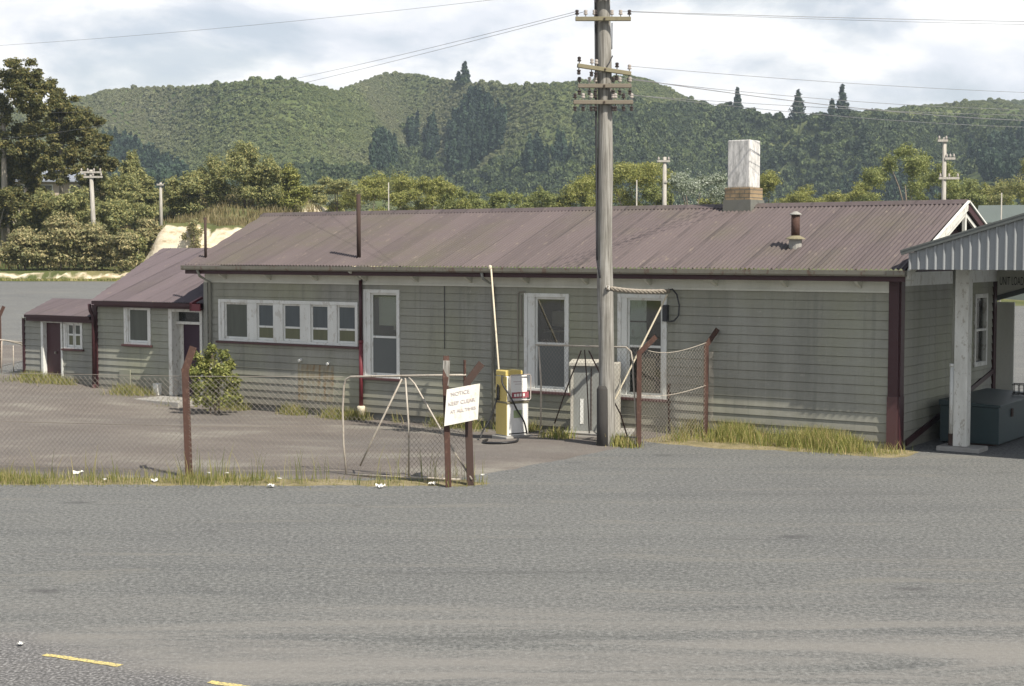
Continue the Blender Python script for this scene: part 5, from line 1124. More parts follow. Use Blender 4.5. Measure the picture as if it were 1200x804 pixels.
q = loc(780, 367, -0.07); w_ = Wd(q[0], q[1], q[2]); mb.box(tuple(w_), (0.10, 0.10, 0.34), rz=ROT)
tag(mb.build('cable_loop', M['wire_black'], smooth=False), 'black cable loop and fuse box hanging on the wall beside the right window', 'cable')

# far poles
def far_pole(px, ptop, Y, arms, label, r=0.13, base=None, lean=0.0):
    X = (px - CX) / F * Y; z0 = float(hgt(X, Y)); zt = float(atY(px, ptop, Y)[2])
    t = empty('utility_pole', (X, Y, z0), 0, label, 'utility pole'); h = zt - z0
    mb = MB(); mb.tube([(lean * h, 0, -0.3), (lean * h * 0.5, 0, h * 0.5), (0, 0, h)], [r * 1.2, r * 1.05, r * 0.8], 9); mb.build('shaft', M['pole_far'], t, smooth=True)
    for (py, xa, xb, n) in arms:
        z = float(atY(px, py, Y)[2]) - z0; a = (xa - px) / F * Y; b = (xb - px) / F * Y
        mb = MB(); mb.bb(a, b, -0.2, -0.1, z - 0.07, z + 0.07); ar = mb.build('crossarm', M['pole_far'], t)
        for i in range(n):
            x = a + 0.1 + (b - a - 0.2) * i / max(1, n - 1); ib = MB(); ib.lathe((x, -0.15, z + 0.06), [(0.03, 0), (0.07, 0.08), (0.05, 0.2), (0.02, 0.24)], 8); ib.build('insulator', M['porcelain'], ar)
    return t
far_pole(109, 199, 115.5, [(202, 97, 122, 4), (207.5, 101, 123, 3)], 'pale leaning pole with two crossarms in front of the trees on the left', 0.17, lean=0.03)
far_pole(778, 184, 108, [(189, 769, 784, 2), (213, 776, 781, 0)], 'far pole with one short crossarm standing behind the roof right of the big pole', 0.16)
far_pole(1104, 161, 96, [(165, 1095, 1107, 2), (186, 1104, 1116, 3), (209, 1097, 1121, 3)], 'far pole with three crossarms standing behind the roof near the gable', 0.15)
far_pole(190, 214, 128, [(216.5, 186, 194, 0)], 'short white post standing among the bushes on the bank', 0.13)
far_pole(456, 214, 120, [], 'thin white mast standing behind the left part of the roof', 0.045)
far_pole(745.5, 211, 120, [], 'thin white mast right of the big pole behind the roof', 0.06)
far_pole(1171.5, 226, 70, [], 'thin pale mast at the right above the canopy roof', 0.035)

# ================================================================== FENCES AND GATES
def netting(name, A, B, ztop, zbot, mat, parent, pitch=0.09, r=0.0029, sag=0.0, jitter=0.0):
    """chain link between two upright lines; points are in the world frame of an unrotated parent"""
    A = np.array(A, float); B = np.array(B, float); L = np.linalg.norm((B - A)[:2]); t = (B - A) / L; mb = MB()
    zt = ztop if callable(ztop) else (lambda s: ztop); 
    def P(s, z): return (A[0] + t[0] * s + 0.0, A[1] + t[1] * s, z)
    Hh = max(zt(0), zt(L), zt(L / 2)) - zbot; k = int((L + Hh) / pitch) + 1
    for sg in (1, -1):
        for i in range(k):
            s0 = -Hh + i * pitch if sg == 1 else i * pitch
            pts = []
            for j in range(9):
                h = Hh * j / 8; s = s0 + sg * h
                if -1e-6 <= s <= L and zbot + h <= zt(s) + 1e-6: pts.append((s, zbot + h))
            # clip ends to the panel
            def clip(s): return min(max(s, 0), L)
            sa, sb = clip(s0), clip(s0 + sg * Hh); ha, hb = (sa - s0) * sg, (sb - s0) * sg
            if hb - ha < 0.03: continue
            ha, hb = max(0, ha), min(Hh, hb)
            hb2 = hb
            while zbot + hb2 > zt(s0 + sg * hb2) and hb2 > ha: hb2 -= 0.01
            if hb2 - ha < 0.03: continue
            n_ = 4; pl = []
            for j in range(n_ + 1):
                h = ha + (hb2 - ha) * j / n_; s = s0 + sg * h; off = 0.03 * math.sin(s * 2.1) * jitter
                q = P(s, zbot + h); pl.append((q[0] + off * 0.3, q[1] + off, q[2]))
            mb.tube(pl, r, 3, cap=False)
    return mb.build(name, mat, parent, fix=False)
def cranked_post(parent, base, h, arm, w=0.085, mat=None, name='post', lean=(0, 0)):
    mb = MB(); b = Vector(base); tp = b + Vector((lean[0], lean[1], h))
    def ang(p, q):
        d = (q - p).normalized(); up = Vector((0.35, -0.93, 0))
        mb.bar(p, q, w, 0.016, up); s = d.cross(up).normalized(); off = s * (w / 2 - 0.008)
        mb.bar(p + off + up * (-w / 2), q + off + up * (-w / 2), 0.016, w * 0.86, up)
    ang(b - Vector((0, 0, 0.25)), tp); ang(tp - Vector((0, 0, 0.03)), tp + Vector(arm))
    return mb.build(name, mat or M['rust'], parent)
FA, FB = gnd(222, 560), gnd(405, 556); FA = np.array([FA[0], FA[1], 0]); 
G0 = np.array([-0.68, 24.50, 0]); G1 = gnd(403, 557); G1[2] = 0
dirn = (FA - np.array([-1.02, 24.35, 0])); dirn /= np.linalg.norm(dirn); FL = FA + dirn * 6.6
FN = empty('chain_link_fence', (0, 0, 0), 0, 'rusty chain link fence with a cranked post along the road on the left', 'fence')
cranked_post(FN, FA, float(vplane(219.5, 432, FA, G1)[2]), (0.13, 0.05, 0.36), 0.12, M['rust'], lean=(-0.05, 0))
cranked_post(FN, FL, 1.8, (0.13, 0.05, 0.36), 0.10)
netting('netting', FL, FA, 1.66, 0.08, M['wire_dull'], FN, jitter=1); netting('netting', FA, G1 + [-0.05, 0.02, 0], 1.64, 0.08, M['wire_dull'], FN, jitter=1)
for z in (1.68, 0.85, 0.10):
    mb = MB(); mb.tube([FL + [0, 0, z], FA + [0, 0.02, z + 0.01], G1 + [0, 0, z - 0.02]], 0.0045, 5); mb.build('strand_wire', M['wire_dull'], FN)
# left gate, folded back along the fence
GL = empty('pipe_gate', (0, 0, 0), 0, 'bent pipe gate with chain link standing left of the signboard', 'gate')
gp = lambda px, py: tuple(vplane(px, py, G1, G0))
def rods(name, lines, r, mat, parent, fn, n=8):
    mb = MB()
    for ln in lines: mb.tube([fn(*q) for q in ln], r, n)
    return mb.build(name, mat, parent, smooth=True)
rods('frame', [[(406, 557), (402.5, 520), (401.5, 480), (403, 452), (405.5, 444.5), (411, 441.5), (440, 441), (500, 440), (546, 439.5)], [(405, 556), (470, 559), (540, 562)]], 0.0175, M['galv_pale'], GL, gp)
rods('brace', [[(471, 444), (434, 520), (422, 546)]], 0.0145, M['galv_pale'], GL, gp)
rods('brace', [[(475, 443), (479, 500), (479, 560)]], 0.0145, M['galv_pale'], GL, gp)
rods('brace', [[(479, 442), (486, 450), (525, 518), (553, 562)]], 0.0155, M['galv_pale'], GL, gp)
g4 = np.array(gp(545, 562)); netting('netting', G1 + [0.03, 0, 0], [g4[0], g4[1], 0], 1.0, 0.10, M['wire_dull'], GL, jitter=0.6)
# gate posts carrying the sign
pA = gnd(526, 571); pB = gnd(552, 569)
GP1 = empty('gate_post', (pA[0], pA[1], 0), 0, 'slimmer rusty post with upright weathered tip, left one behind the sign', 'post')
cranked_post(GP1, (0, 0, 0), float(atY(521, 442, pA[1])[2]), (0.01, 0.10, 0.33), 0.095, lean=(-0.05, 0))
mb = MB(); mb.bar((-0.05, 0.03, 1.62), (-0.035, 0.06, 2.02), 0.11, 0.06, (0, 1, 0)); mb.build('timber_tip', M['pole'], GP1, bevel=0.008)
GP2 = empty('gate_post', (pB[0], pB[1], 0), 0, 'thicker rusty post with arm cranked to the right, right one behind the sign', 'post')
cranked_post(GP2, (0, 0, 0), float(atY(546, 446, pB[1])[2]), (0.23, 0.10, 0.27), 0.12, M['rust_dark'], lean=(-0.06, 0))
mb = MB(); mb.bar((-0.02, 0.05, 0), (-0.03, 0.05, 1.62), 0.07, 0.05, (0, 1, 0)); mb.tube([(-0.10, 0.05, 1.3), (-0.10, 0.05, 2.02)], 0.022, 8); mb.build('stay', M['rust'], GP2)
# the sign: a tilted board
SY_ = min(pA[1], pB[1]) - 0.10
c4 = [np.array(atY(px, py, SY_ + dy)) for px, py, dy in ((523.5, 456.5, 0), (562.5, 449.5, 0.06), (560, 491.5, 0.06), (520.5, 499.5, 0))]
ctr = sum(c4) / 4; SG = empty('warning_sign', tuple(ctr), 0, 'crooked faded white board with worn lettering on two rusty posts', 'sign')
Xa = Vector(c4[1] - c4[0]).normalized(); Na = Xa.cross(Vector(c4[0] - c4[3])).normalized(); 
mb = MB(); fr = [Vector(c - ctr) for c in c4]; mb.add([p for p in fr] + [p - Na * -0.012 if False else p + Vector((0, 0.014, 0)) for p in fr], [(0, 1, 2, 3), (7, 6, 5, 4), (0, 4, 5, 1), (1, 5, 6, 2), (2, 6, 7, 3), (3, 7, 4, 0)])
mb.build('board', M['sign_white'], SG, bevel=0.002)
Ya = Na.cross(Xa); 
if Ya.z < 0: Ya = -Ya
Nf = Xa.cross(Ya)
R_ = Matrix((Xa, Ya, Nf)).transposed().to_4x4()
for s_, yy, sz in (('NOTICE', 0.19, 0.085), ('KEEP CLEAR', 0.045, 0.082), ('AT ALL TIMES', -0.085, 0.070)):
    text_mesh(s_, sz, M['faded_letter'], SG, Matrix.Translation(Nf * 0.006) @ R_ @ Matrix.Translation((0.0, yy, 0)), sx=0.98)

# right gate, swung in
R0 = gnd(746, 523); R0[2] = 0; R1 = gnd(629, 507); R1[2] = 0
GR = empty('pipe_gate', (0, 0, 0), 0, 'bent pipe gate swung open in front of the grey cabinet and big pole', 'gate')
gp = lambda px, py: tuple(vplane(px, py, R1, R0))
rods('frame', [[(748, 518), (744.5, 480), (742, 440), (741.5, 424), (739.5, 412), (734, 407), (715, 406.5), (628, 404)], [(747, 513), (735, 512), (633, 506)], [(631.5, 406), (634, 450), (633.5, 506)]], 0.017, M['galv_pale'], GR, gp)
rods('brace', [[(681, 411), (663, 458), (650, 496)]], 0.013, M['rust_dark'], GR, gp)
rods('brace', [[(685, 410), (688, 450), (690.5, 508)]], 0.012, M['rust_dark'], GR, gp)
rods('brace', [[(690, 411), (713, 458), (727, 485), (735, 511)]], 0.014, M['rust'], GR, gp)
g5 = np.array(gp(634, 505)); netting('netting', [g5[0], g5[1], 0], [R0[0], R0[1], 0], 1.95, 0.15, M['wire_dull'], GR, r=0.0022, pitch=0.10)
# right fence to the wall
FR = empty('chain_link_fence', (0, 0, 0), 0, 'short sagging chain link fence between the open gate and the wall', 'fence')
Q0 = gnd(748.5, 524); Q0[2] = 0; Q1 = gnd(826, 513); Q1[2] = 0; Q2 = gnd(785, 507); Q2[2] = 0
cranked_post(FR, Q0, float(vplane(746, 412, Q0, Q0 + [1, 0, 0])[2]), (0.33, 0.10, 0.28), 0.10)
cranked_post(FR, Q1 + [0, -0.12, 0], float(vplane(823, 403, Q1, Q1 + [1, 0, 0])[2]), (0.24, 0.10, 0.30), 0.10)
mb = MB(); q_ = Q2 + [0, -0.15, 0]; mb.bar(q_ - [0, 0, 0.1], q_ + [-0.03, 0, 1.03], 0.09, 0.07, (0, 1, 0)); mb.build('short_post', M['rust'], FR)
LQ = np.linalg.norm((Q1 - Q0)[:2]); ztp = lambda s: 1.92 - 0.16 * 4 * (s / LQ) * (1 - s / LQ) * (1.2 - 0.6 * s / LQ)
netting('netting', Q0, Q1 + [0, -0.12, 0], ztp, 0.05, M['galv_pale'], FR, r=0.0026)
for zz, sg in ((1.93, 0.16), (1.02, 0.10)):
    mb = MB(); pts = []
    for i in range(15):
        f = i / 14; p = Q0 * (1 - f) + (Q1 + [0, -0.12, 0]) * f; pts.append((p[0], p[1], zz - sg * 4 * f * (1 - f) * (1.2 - 0.6 * f) + (0.05 * f if zz < 1.5 else 0))); 
    mb.tube(pts, 0.007, 6); mb.build('strand_wire', M['galv_pale'], FR)
mb = MB()
for i in range(5):                       # loose rolled netting on the wall post
    pts = [(Q1[0] + 0.10 + 0.045 * math.sin(z * 31 + i * 1.3), Q1[1] - 0.14 + 0.04 * math.cos(z * 27 + i), z) for z in np.linspace(0.2, 1.75, 40)]
    mb.tube(pts, 0.0022, 3, cap=False)
mb.build('loose_netting', M['wire_dull'], FR, fix=False)
# little gate and post at the far left by the shed
T0, T1 = gnd(-6, 447), gnd(33, 443); T0[2] = T1[2] = 0; zz_ = float(hgt(T1[0], T1[1]))
GS = empty('yard_gate', (0, 0, 0), 0, 'small old tubular gate beside the left end of the shed', 'gate')
gp = lambda px, py: tuple(vplane(px, py, T0, T1))
rods('frame', [[(1.5, 440), (2, 400), (4, 398.5), (24, 403), (27.5, 406), (28.5, 445)], [(-6, 397.5), (30, 402)]], 0.022, M['galv_pale'], GS, gp)
rods('bar', [[(15.5, 405), (16, 442)]], 0.016, M['galv_pale'], GS, gp)
netting('netting', T0, T1, 0.95 + zz_, 0.1, M['wire_dull'], GS, pitch=0.12)
mb = MB(); a_, b_ = gp(33, 446), gp(32, 403); mb.bar((a_[0], a_[1], zz_ - 0.2), b_, 0.10, 0.10, (0, 1, 0)); tag(mb.build('timber_post', M['cream_timber'], bevel=0.01), 'pale squared timber post at the left corner of the shed', 'post')
t_ = gnd(0.5, 440); PL = empty('fence_post', (t_[0], t_[1], float(hgt(t_[0], t_[1]))), 0, 'rusty cranked post at the far left edge beside the yard gate', 'post')
cranked_post(PL, (0, 0, 0), 1.6, (0.13, 0.05, 0.28), 0.10)

# ================================================================== FUEL PUMP, its vent pipe, the cabinet and the prop
pc = gnd(600, 507); FP = empty('fuel_pump', (pc[0], pc[1], float(hgt(pc[0], pc[1]))), math.radians(35), 'old yellow and white fuel pump with a black hose', 'fuel pump')
W_, D_ = 0.52, 0.40
mb = MB(); mb.bb(-0.33, 0.36, -0.27, 0.27, -0.2, 0.07); mb.build('plinth', M['concrete'], FP, bevel=0.02)
mb = MB(); mb.bb(-W_ / 2, W_ / 2, -D_ / 2, D_ / 2, 0.07, 0.74); lo = mb.build('lower_cabinet', M['pump_white'], FP, bevel=0.015)
mb = MB(); mb.bb(-W_ / 2 - 0.012, -W_ / 2 - 0.001, -D_ / 2 + 0.004, D_ / 2, 0.09, 1.30); mb.build('side_panel', M['yellow'], FP, bevel=0.004)
mb = MB(); mb.bb(W_ / 2 + 0.001, W_ / 2 + 0.012, -D_ / 2 + 0.004, D_ / 2, 0.09, 0.73); mb.build('side_panel', M['pump_white'], FP, bevel=0.004)
mb = MB(); mb.bb(-W_ / 2 + 0.16, W_ / 2 - 0.16, -D_ / 2 - 0.006, -D_ / 2 - 0.001, 0.44, 0.60); mb.build('badge', M['pump_green'], lo)
mb = MB(); mb.bb(-W_ / 2 + 0.04, W_ / 2 - 0.04, -D_ / 2 - 0.008, -D_ / 2 - 0.001, 0.11, 0.13); mb.build('vent_slot', M['black_paint'], lo)
mb = MB(); mb.bb(-W_ / 2 - 0.02, W_ / 2 + 0.02, -D_ / 2 - 0.02, D_ / 2 + 0.02, 0.745, 0.785); mb.build('waist_band', M['arm_yellow'], FP, bevel=0.008)
mb = MB(); mb.bb(-W_ / 2, W_ / 2, -D_ / 2 + 0.02, D_ / 2 - 0.0, 0.787, 1.31); hd = mb.build('meter_head', M['pump_white'], FP, bevel=0.012)
mb = MB(); mb.bb(-W_ / 2 + 0.06, W_ / 2 - 0.05, -D_ / 2 + 0.008, -D_ / 2 + 0.019, 0.86, 1.24); mb.build('dial', M['pump_white'], hd)
mb = MB(); mb.bb(-W_ / 2 + 0.12, W_ / 2 + 0.02, -D_ / 2 - 0.004, -D_ / 2 + 0.007, 0.85, 0.97); mb.build('price_band', M['pump_red'], hd)
mb = MB()
for i, (x, w) in enumerate(((-0.09, 0.05), (-0.02, 0.05), (0.05, 0.05), (0.13, 0.05))): mb.bb(x, x + w, -D_ / 2 - 0.008, -D_ / 2 - 0.0045, 0.88, 0.94)
mb.build('number_wheels', M['pump_white'], hd)
mb = MB(); mb.bb(-0.10, 0.10, -D_ / 2 + 0.004, -D_ / 2 + 0.0075, 1.18, 1.20); mb.bb(-0.06, 0.12, -D_ / 2 + 0.004, -D_ / 2 + 0.0075, 1.13, 1.145); mb.build('dial_print', M['faded_letter'], hd)
fz_ = MB(); a, b, zc0, zc1 = -W_ / 2 + 0.05, W_ / 2 + 0.05, 0.80, 1.33; yq = -D_ / 2 - 0.03
fz_.tube([(a, yq, zc0), (a, yq, zc1 - 0.02), (a + 0.03, yq, zc1), (b - 0.03, yq, zc1), (b, yq, zc1 - 0.03), (b, yq, zc0 + 0.03), (b - 0.03, yq, zc0), (a, yq, zc0)], 0.012, 8); fz_.build('window_surround', M['porcelain'], hd, smooth=True)
mb = MB(); mb.prism([(-W_ / 2 - 0.01, 1.312), (W_ / 2 - 0.10, 1.312), (W_ / 2 - 0.10, 1.40), (W_ / 2 - 0.13, 1.42), (-W_ / 2 + 0.02, 1.43), (-W_ / 2 - 0.01, 1.41)], lambda x, z: (x, -D_ / 2 + 0.04, z), lambda x, z: (x, D_ / 2, z)); mb.build('top_cap', M['yellow'], FP, bevel=0.012)
def smooth_path(pts, n=6):
    P_ = [Vector(p) for p in pts]; out = []
    for i in range(len(P_) - 1):
        p0 = P_[max(i - 1, 0)]; p1 = P_[i]; p2 = P_[i + 1]; p3 = P_[min(i + 2, len(P_) - 1)]
        for j in range(n):
            t = j / n; out.append(0.5 * ((2 * p1) + (p2 - p0) * t + (2 * p0 - 5 * p1 + 4 * p2 - p3) * t * t + (3 * p1 - p0 - 3 * p2 + p3) * t ** 3))
    return out + [P_[-1]]
x_l = -W_ / 2 - 0.03
mb = MB(); mb.tube(smooth_path([(x_l, -0.06, 1.32), (x_l - 0.03, -0.12, 1.15), (-0.22, -D_ / 2 - 0.05, 0.90), (-0.06, -D_ / 2 - 0.06, 0.62), (0.12, -D_ / 2 - 0.06, 0.36), (0.17, -D_ / 2 - 0.10, 0.10)]), 0.017, 8); mb.build('hose', M['black_rubber'], FP, smooth=True)
mb = MB(); mb.tube(smooth_path([(x_l, 0.08, 0.98), (x_l - 0.06, 0.10, 0.72), (x_l - 0.16, 0.14, 0.42), (x_l - 0.34, 0.16, 0.16), (x_l - 0.42, 0.12, 0.03)]), 0.017, 8); mb.build('hose', M['black_rubber'], FP, smooth=True)
mb = MB(); mb.bb(x_l - 0.03, x_l + 0.02, 0.05, 0.11, 0.80, 1.08); mb.tube([(x_l - 0.02, 0.08, 1.06), (x_l - 0.05, 0.03, 1.13), (x_l - 0.06, -0.03, 1.10)], 0.014, 7); mb.build('nozzle', M['black_rubber'], FP, bevel=0.005)
def hz(X, Y, d=0): return float(hgt(X, Y)) + d
def gv(px, py, d): p = gnd(px, py, d); return (p[0], p[1], d + float(hgt(p[0], p[1])))
mb = MB(); mb.tube(smooth_path([gv(607, 511, 0.04), gv(604, 515, 0.04), (gv(588, 516.5, 0.04)), gv(570, 515, 0.04), gv(566.5, 511.5, 0.04), gv(571, 509, 0.04)]), 0.024, 8); tag(mb.build('hose_coil', M['black_rubber'], smooth=True), 'black hose bight lying on the ground in front of the fuel pump', 'hose')
tp_ = loc(575.5, 315, -0.62); bt = gnd(590, 507); mb = MB(); p1_ = Vector(Wd(*tp_)); p0_ = Vector((bt[0], bt[1] + 0.15, 0))
mb.tube([p0_, p0_.lerp(p1_, 0.5), p1_], 0.019, 9); q = p1_ + Vector((-0.02, 0, 0.02)); mb.lathe(tuple(q), [(0.02, -0.05), (0.038, -0.02), (0.038, 0.04), (0.015, 0.06)], 10)
tag(mb.build('vent_pipe', M['cream_timber'], smooth=True), 'thin cream pipe leaning up behind the fuel pump to the gutter', 'pipe')
# grey cabinet behind the open gate
c0, c1 = Lc(gnd(668.5, 508)), Lc(gnd(724.5, 509)); CW = float(c1[0] - c0[0]); CH = float(loc(690, 424, c0[1])[2])
CB = empty('meter_cabinet', Wd(float(c0[0]), float(c0[1]), 0), math.atan2(float((Wd(*c1) - Wd(*c0))[1]), float((Wd(*c1) - Wd(*c0))[0])), 'tall grey cabinet with pale timber edges behind the open gate', 'cabinet')
CW = float(np.linalg.norm(gnd(668.5, 508) - gnd(724.5, 509)))
mb = MB(); mb.bb(0.02, CW - 0.10, 0.02, 0.55, 0.05, CH - 0.10); cbx = mb.build('body', M['grey_cabinet'], CB, bevel=0.008)
mb = MB(); mb.bb(0.0, 0.055, -0.02, 0.03, 0.02, CH - 0.10); mb.build('edge_strip', M['cabinet_timber'], CB, bevel=0.005)
mb = MB(); mb.bb(CW - 0.14, CW + 0.01, -0.03, 0.45, 0.0, CH - 0.04); mb.build('end_board', M['cabinet_timber'], CB, bevel=0.006)
mb = MB(); mb.prism([(-0.06, CH - 0.10), (0.60, CH - 0.10), (0.60, CH), (-0.06, CH - 0.03)], lambda a, b: (-0.03, a, b), lambda a, b: (CW - 0.145, a, b)); mb.build('top_board', M['cabinet_timber'], CB, bevel=0.006)
mb = MB(); mb.bb(CW * 0.42, CW * 0.44, 0.008, 0.019, 0.08, CH - 0.14); mb.build('door_seam', M['rust_dark'], cbx)
mb = MB(); mb.bb(CW * 0.20, CW * 0.27, 0.010, 0.0195, 0.2, 0.72); mb.bb(CW * 0.60, CW * 0.65, 0.010, 0.0195, 0.1, 0.55); mb.build('paint_runs', M['white_paint'], cbx)
mb = MB(); mb.bb(-0.15, CW + 0.3, -0.55, 0.7, -0.15, 0.055); mb.build('base_slab', M['concrete'], CB, bevel=0.02)
a_ = loc(782, 345, -0.30); b_ = loc(703, 503, -1.35); mb = MB(); mb.bar(Wd(*a_), Wd(b_[0], b_[1], max(0.02, b_[2])), 0.030, 0.030); tag(mb.build('timber_prop', M['cream_timber'], bevel=0.005), 'slim pale timber prop leaning from the ground to the right window', 'prop')
# white block and shrub at the wing door
q = gnd(187, 461); mb = MB(); mb.box((0, 0, 0.11), (0.20, 0.16, 0.30)); o = mb.build('white_block', M['white_paint'], bevel=0.01); o.location = (q[0], q[1] - 0.2, hz(q[0], q[1] - 0.2, 0.05)); o.rotation_euler = (0.05, 0.0, ROT - 0.1); tag(o, 'small white block standing on the step left of the wing door', 'block')
sq = gnd(252, 476); r_ = random.Random(5); cl = []
for (px, py, rp) in ((248, 409, 8), (230, 417, 7), (262, 416, 9), (246, 420, 11), (238, 426, 11), (268, 428, 10), (226, 436, 9), (276, 446, 9), (278, 466, 9), (256, 432, 13), (240, 434, 15), (262, 438, 13), (250, 450, 16), (232, 452, 12), (270, 456, 11), (246, 466, 16), (266, 468, 12), (232, 468, 10)):
    dy = r_.uniform(-0.3, 0.3); p = atY(px, py, sq[1] + dy); rr_ = rp / F * sq[1]; cl.append(((p[0] - sq[0], dy, p[2] - hz(sq[0], sq[1])), (rr_, rr_, rr_ * 0.85), int(rp * 38)))
plant('shrub', (sq[0], sq[1], hz(sq[0], sq[1])), cl, 0.050, M['leaf_shrub'], M['bark'], 'bright green leafy shrub growing against the wall by the wing door', 'shrub', [((0.0, 0.0), 0.022, None), ((0.1, 0.0), 0.018, None), ((-0.12, 0.05), 0.018, None)], seed=77, up=0.2)
# litter along the verge
def litter(px, py, s, lb, seed):
    q = gnd(px, py); r = random.Random(seed); bm = bmesh.new(); bmesh.ops.create_grid(bm, x_segments=5, y_segments=5, size=s)
    for v in bm.verts: v.co += Vector((r.uniform(-0.25, 0.25) * s, r.uniform(-0.25, 0.25) * s, abs(r.gauss(0.35, 0.28)) * s))
    bmesh.ops.solidify(bm, geom=bm.faces[:], thickness=0.002)
    me = bpy.data.meshes.new('paper_litter'); bm.to_mesh(me); bm.free(); o = link('paper_litter', me, M['paper']); o.location = (q[0], q[1], hz(q[0], q[1], 0.02)); o.rotation_euler = (0, 0, r.uniform(0, 6)); tag(o, lb, 'litter', 'scraps of litter on the verge')
for a in ((91, 556.5, 0.075, 'largest crumpled white paper in the grass at the left of the fence', 1), (181, 565.5, 0.055, 'white paper scrap on the kerb left of the cranked fence post', 2), (318, 571.5, 0.05, 'white paper scrap on the road edge right of the cranked fence post', 3),
          (446, 572, 0.06, 'white scrap on the gravel below the left gate', 4), (506, 569, 0.05, 'white scrap beside the left post of the sign', 5), (24, 757, 0.03, 'pale scrap on the road above the yellow dash', 6)): litter(*a)

# ================================================================== FAR HOUSE AND SHED
HXp, HYp = (70 - CX) / F * 146, 146; HZ0 = float(hgt(HXp, HYp))
HS = empty('house', (HXp, HYp, HZ0), 0.12, 'house with a pale grey blue roof half hidden by the trees on the left', 'house')
zr = float(atY(70, 192, 146)[2]) - HZ0; ze = float(atY(70, 212, 146)[2]) - HZ0
mb = MB(); mb.bb(-5.0, 3.2, 0, 6, -0.6, ze - 0.02); mb.build('wall', M['house_wall'], HS)
mb = MB(); e = [(-5.6, -0.7, ze), (3.8, -0.7, ze), (3.8, 6.7, ze), (-5.6, 6.7, ze)]; rdg = [(-2.6, 3.0, zr), (0.2, 3.0, zr)]
mb.add(e + rdg + [(p[0], p[1], p[2] - 0.12) for p in e], [(0, 1, 5, 4), (1, 2, 5), (2, 3, 4, 5), (3, 0, 4), (0, 6, 7, 1), (1, 7, 8, 2), (2, 8, 9, 3), (3, 9, 6, 0), (6, 9, 8, 7)]); mb.build('roof', M['house_roof'], HS)
for x in (-3.6, -1.0, 1.6):
    mb = MB(); mb.bb(x - 0.55, x + 0.55, -0.05, 0.04, ze - 1.5, ze - 0.35); w_ = mb.build('window', M['white_paint'], HS); mb = MB(); mb.bb(x - 0.46, x + 0.46, -0.062, -0.052, ze - 1.42, ze - 0.43); mb.build('pane', M['interior_dark'], w_)
s_ = atY(1170, 240, 118); SD = empty('far_shed', (s_[0], 118, 0), -0.35, 'low green roofed shed beyond the station at the right', 'shed')
zt_ = float(s_[2]); mb = MB(); mb.bb(-1.4, 9, 0, 9, 0, zt_ - 1.4); mb.build('wall', M['shed_green'], SD)
mb = MB(); mb.prism([(-0.4, zt_ - 1.35), (4.5, zt_ + 0.1), (9.4, zt_ - 1.35), (9.4, zt_ - 1.5), (4.5, zt_ - 0.05), (-0.4, zt_ - 1.5)], lambda a, b: (-1.7, a, b), lambda a, b: (9.4, a, b)); mb.build('roof', M['shed_green'], SD)

# ================================================================== LIGHT, SKY, AIR, CAMERA
SUN_EL = math.radians(50); sh = -EY * 0.255 + EX * 0.967; sh = sh / np.linalg.norm(sh)
sv = Vector((sh[0] * math.cos(SUN_EL), sh[1] * math.cos(SUN_EL), math.sin(SUN_EL)))
sl = bpy.data.lights.new('sun', 'SUN'); sl.energy = 5.0; sl.angle = math.radians(0.6); sl.color = (1.0, 0.93, 0.81)
so_ = bpy.data.objects.new('sun', sl); COL.objects.link(so_); so_.rotation_euler = (-sv).to_track_quat('-Z', 'Y').to_euler(); so_.location = (20, -20, 40)
w = bpy.data.worlds.new('World'); sc.world = w; w.use_nodes = True; nt = w.node_tree; nt.nodes.clear()
nn = lambda t, **k: (lambda nd: ([setattr(nd, a, b) for a, b in k.items()], nd)[1])(nt.nodes.new(t)); lk = nt.links.new
ow = nn('ShaderNodeOutputWorld'); bg = nn('ShaderNodeBackground'); bg.inputs[1].default_value = 0.065
sky = nn('ShaderNodeTexSky', sky_type='NISHITA'); sky.sun_disc = False; sky.sun_elevation = SUN_EL; sky.sun_rotation = math.atan2(sv.x, sv.y); sky.air_density = 1.0; sky.dust_density = 1.2; sky.ozone_density = 1.0
tc = nn('ShaderNodeTexCoord'); sx = nn('ShaderNodeSeparateXYZ'); lk(tc.outputs['Generated'], sx.inputs[0])
def wm(op, a, b=None):
    m = nn('ShaderNodeMath', operation=op)
    for i, v in enumerate((a, b)):
        if v is None: continue
        if isinstance(v, (int, float)): m.inputs[i].default_value = v
        else: lk(v, m.inputs[i])
    return m.outputs[0]
zz = wm('ADD', wm('MAXIMUM', sx.outputs[2], 0.0), 0.10)
cxy = nn('ShaderNodeCombineXYZ'); lk(wm('DIVIDE', sx.outputs[0], zz), cxy.inputs[0]); lk(wm('DIVIDE', sx.outputs[1], zz), cxy.inputs[1]); lk(wm('MULTIPLY', sx.outputs[2], 3.0), cxy.inputs[2])
def wn(scale, det, rough, off, dist=0.0):
    mp = nn('ShaderNodeMapping'); lk(cxy.outputs[0], mp.inputs[0]); mp.inputs['Location'].default_value = off
    n = nn('ShaderNodeTexNoise'); n.inputs['Scale'].default_value = scale; n.inputs['Detail'].default_value = det; n.inputs['Roughness'].default_value = rough; n.inputs['Distortion'].default_value = dist; lk(mp.outputs[0], n.inputs['Vector']); return n.outputs['Fac']
def wr(f, stops):
    r = nn('ShaderNodeValToRGB'); e = r.color_ramp.elements
    while len(e) < len(stops): e.new(0.5)
    for i, (p, c) in enumerate(stops): e[i].position = p; e[i].color = (c, c, c, 1) if isinstance(c, (int, float)) else c + (1,)
    lk(f, r.inputs[0]); return r.outputs[0]
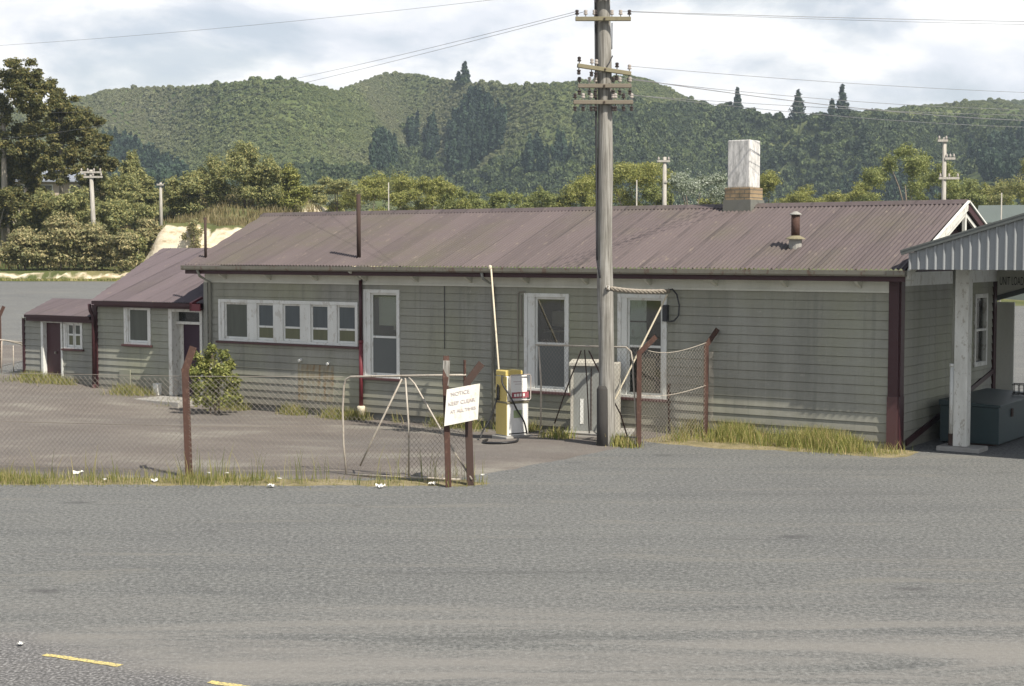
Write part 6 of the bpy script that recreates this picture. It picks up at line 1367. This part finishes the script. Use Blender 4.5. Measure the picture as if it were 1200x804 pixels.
def wn3(scale, det, rough, off, dist=0.0):
    mp = nn('ShaderNodeMapping'); lk(tc.outputs['Generated'], mp.inputs[0]); mp.inputs['Location'].default_value = off; mp.inputs['Scale'].default_value = (1, 1, 2.1)
    n = nn('ShaderNodeTexNoise'); n.inputs['Scale'].default_value = scale; n.inputs['Detail'].default_value = det; n.inputs['Roughness'].default_value = rough; n.inputs['Distortion'].default_value = dist; lk(mp.outputs[0], n.inputs['Vector']); return n.outputs['Fac']
OFF = (0.31, 0.17, 0.05)
nA = wn3(6.5, 10, 0.55, OFF, 0.25); nB = wn3(6.5, 10, 0.55, (OFF[0] + 0.012, OFF[1], OFF[2] + 0.045), 0.25)
cov = wr(nA, [(0.38, 0.55), (0.50, 1.0)])
lit = wm('ADD', wm('MULTIPLY', wm('SUBTRACT', nA, nB), 3.2), 0.5)
shade = wr(lit, [(0.20, (9.5, 9.8, 10.5)), (0.50, (11.1, 11.15, 11.4)), (0.75, (12.6, 12.5, 12.4))])
cov = wm('MULTIPLY', cov, wr(sx.outputs[2], [(0.26, 1.0), (0.60, 0.22)]))
mx = nn('ShaderNodeMix', data_type='RGBA'); lk(cov, mx.inputs[0]); lk(sky.outputs[0], mx.inputs[6]); lk(shade, mx.inputs[7])
lk(mx.outputs[2], bg.inputs[0]); lk(bg.outputs[0], ow.inputs[0])
HAZE = 0.00024
if HAZE > 0:
    hm = bpy.data.materials.new('haze_air'); hm.use_nodes = True; ht = hm.node_tree; ht.nodes.clear(); ho = ht.nodes.new('ShaderNodeOutputMaterial'); hv = ht.nodes.new('ShaderNodeVolumePrincipled')
    hv.inputs['Color'].default_value = (0.72, 0.86, 1.0, 1); hv.inputs['Density'].default_value = HAZE; hv.inputs['Anisotropy'].default_value = 0.2; ht.links.new(hv.outputs[0], ho.inputs['Volume'])
    zmax = float(hZ.max()) + 30; mb = MB(); mb.bb(-3200, 3200, -700, 4200, min(float(hZ.min()), -1.0) - 1.0, zmax)
    tag(mb.build('haze', hm), 'faint bluish air between the yard and the hills', 'haze', kind='stuff')
cam = bpy.data.cameras.new('camera'); cam.sensor_width = 36; cam.sensor_fit = 'HORIZONTAL'; cam.lens = 36 * F / 1200; cam.clip_end = 9000; cam.clip_start = 0.1
co_ = bpy.data.objects.new('camera', cam); COL.objects.link(co_); co_.location = (0, 0, H); co_.rotation_euler = (PI / 2 - PITCH, 0, 0); sc.camera = co_
vs_ = sc.view_settings; vs_.view_transform = 'Standard'; vs_.look = 'None'; vs_.exposure = 0.6; vs_.gamma = 1.0; vs_.use_curve_mapping = False
sc.cycles.max_bounces = 6; sc.cycles.diffuse_bounces = 3; sc.cycles.transparent_max_bounces = 12; sc.cycles.volume_bounces = 0
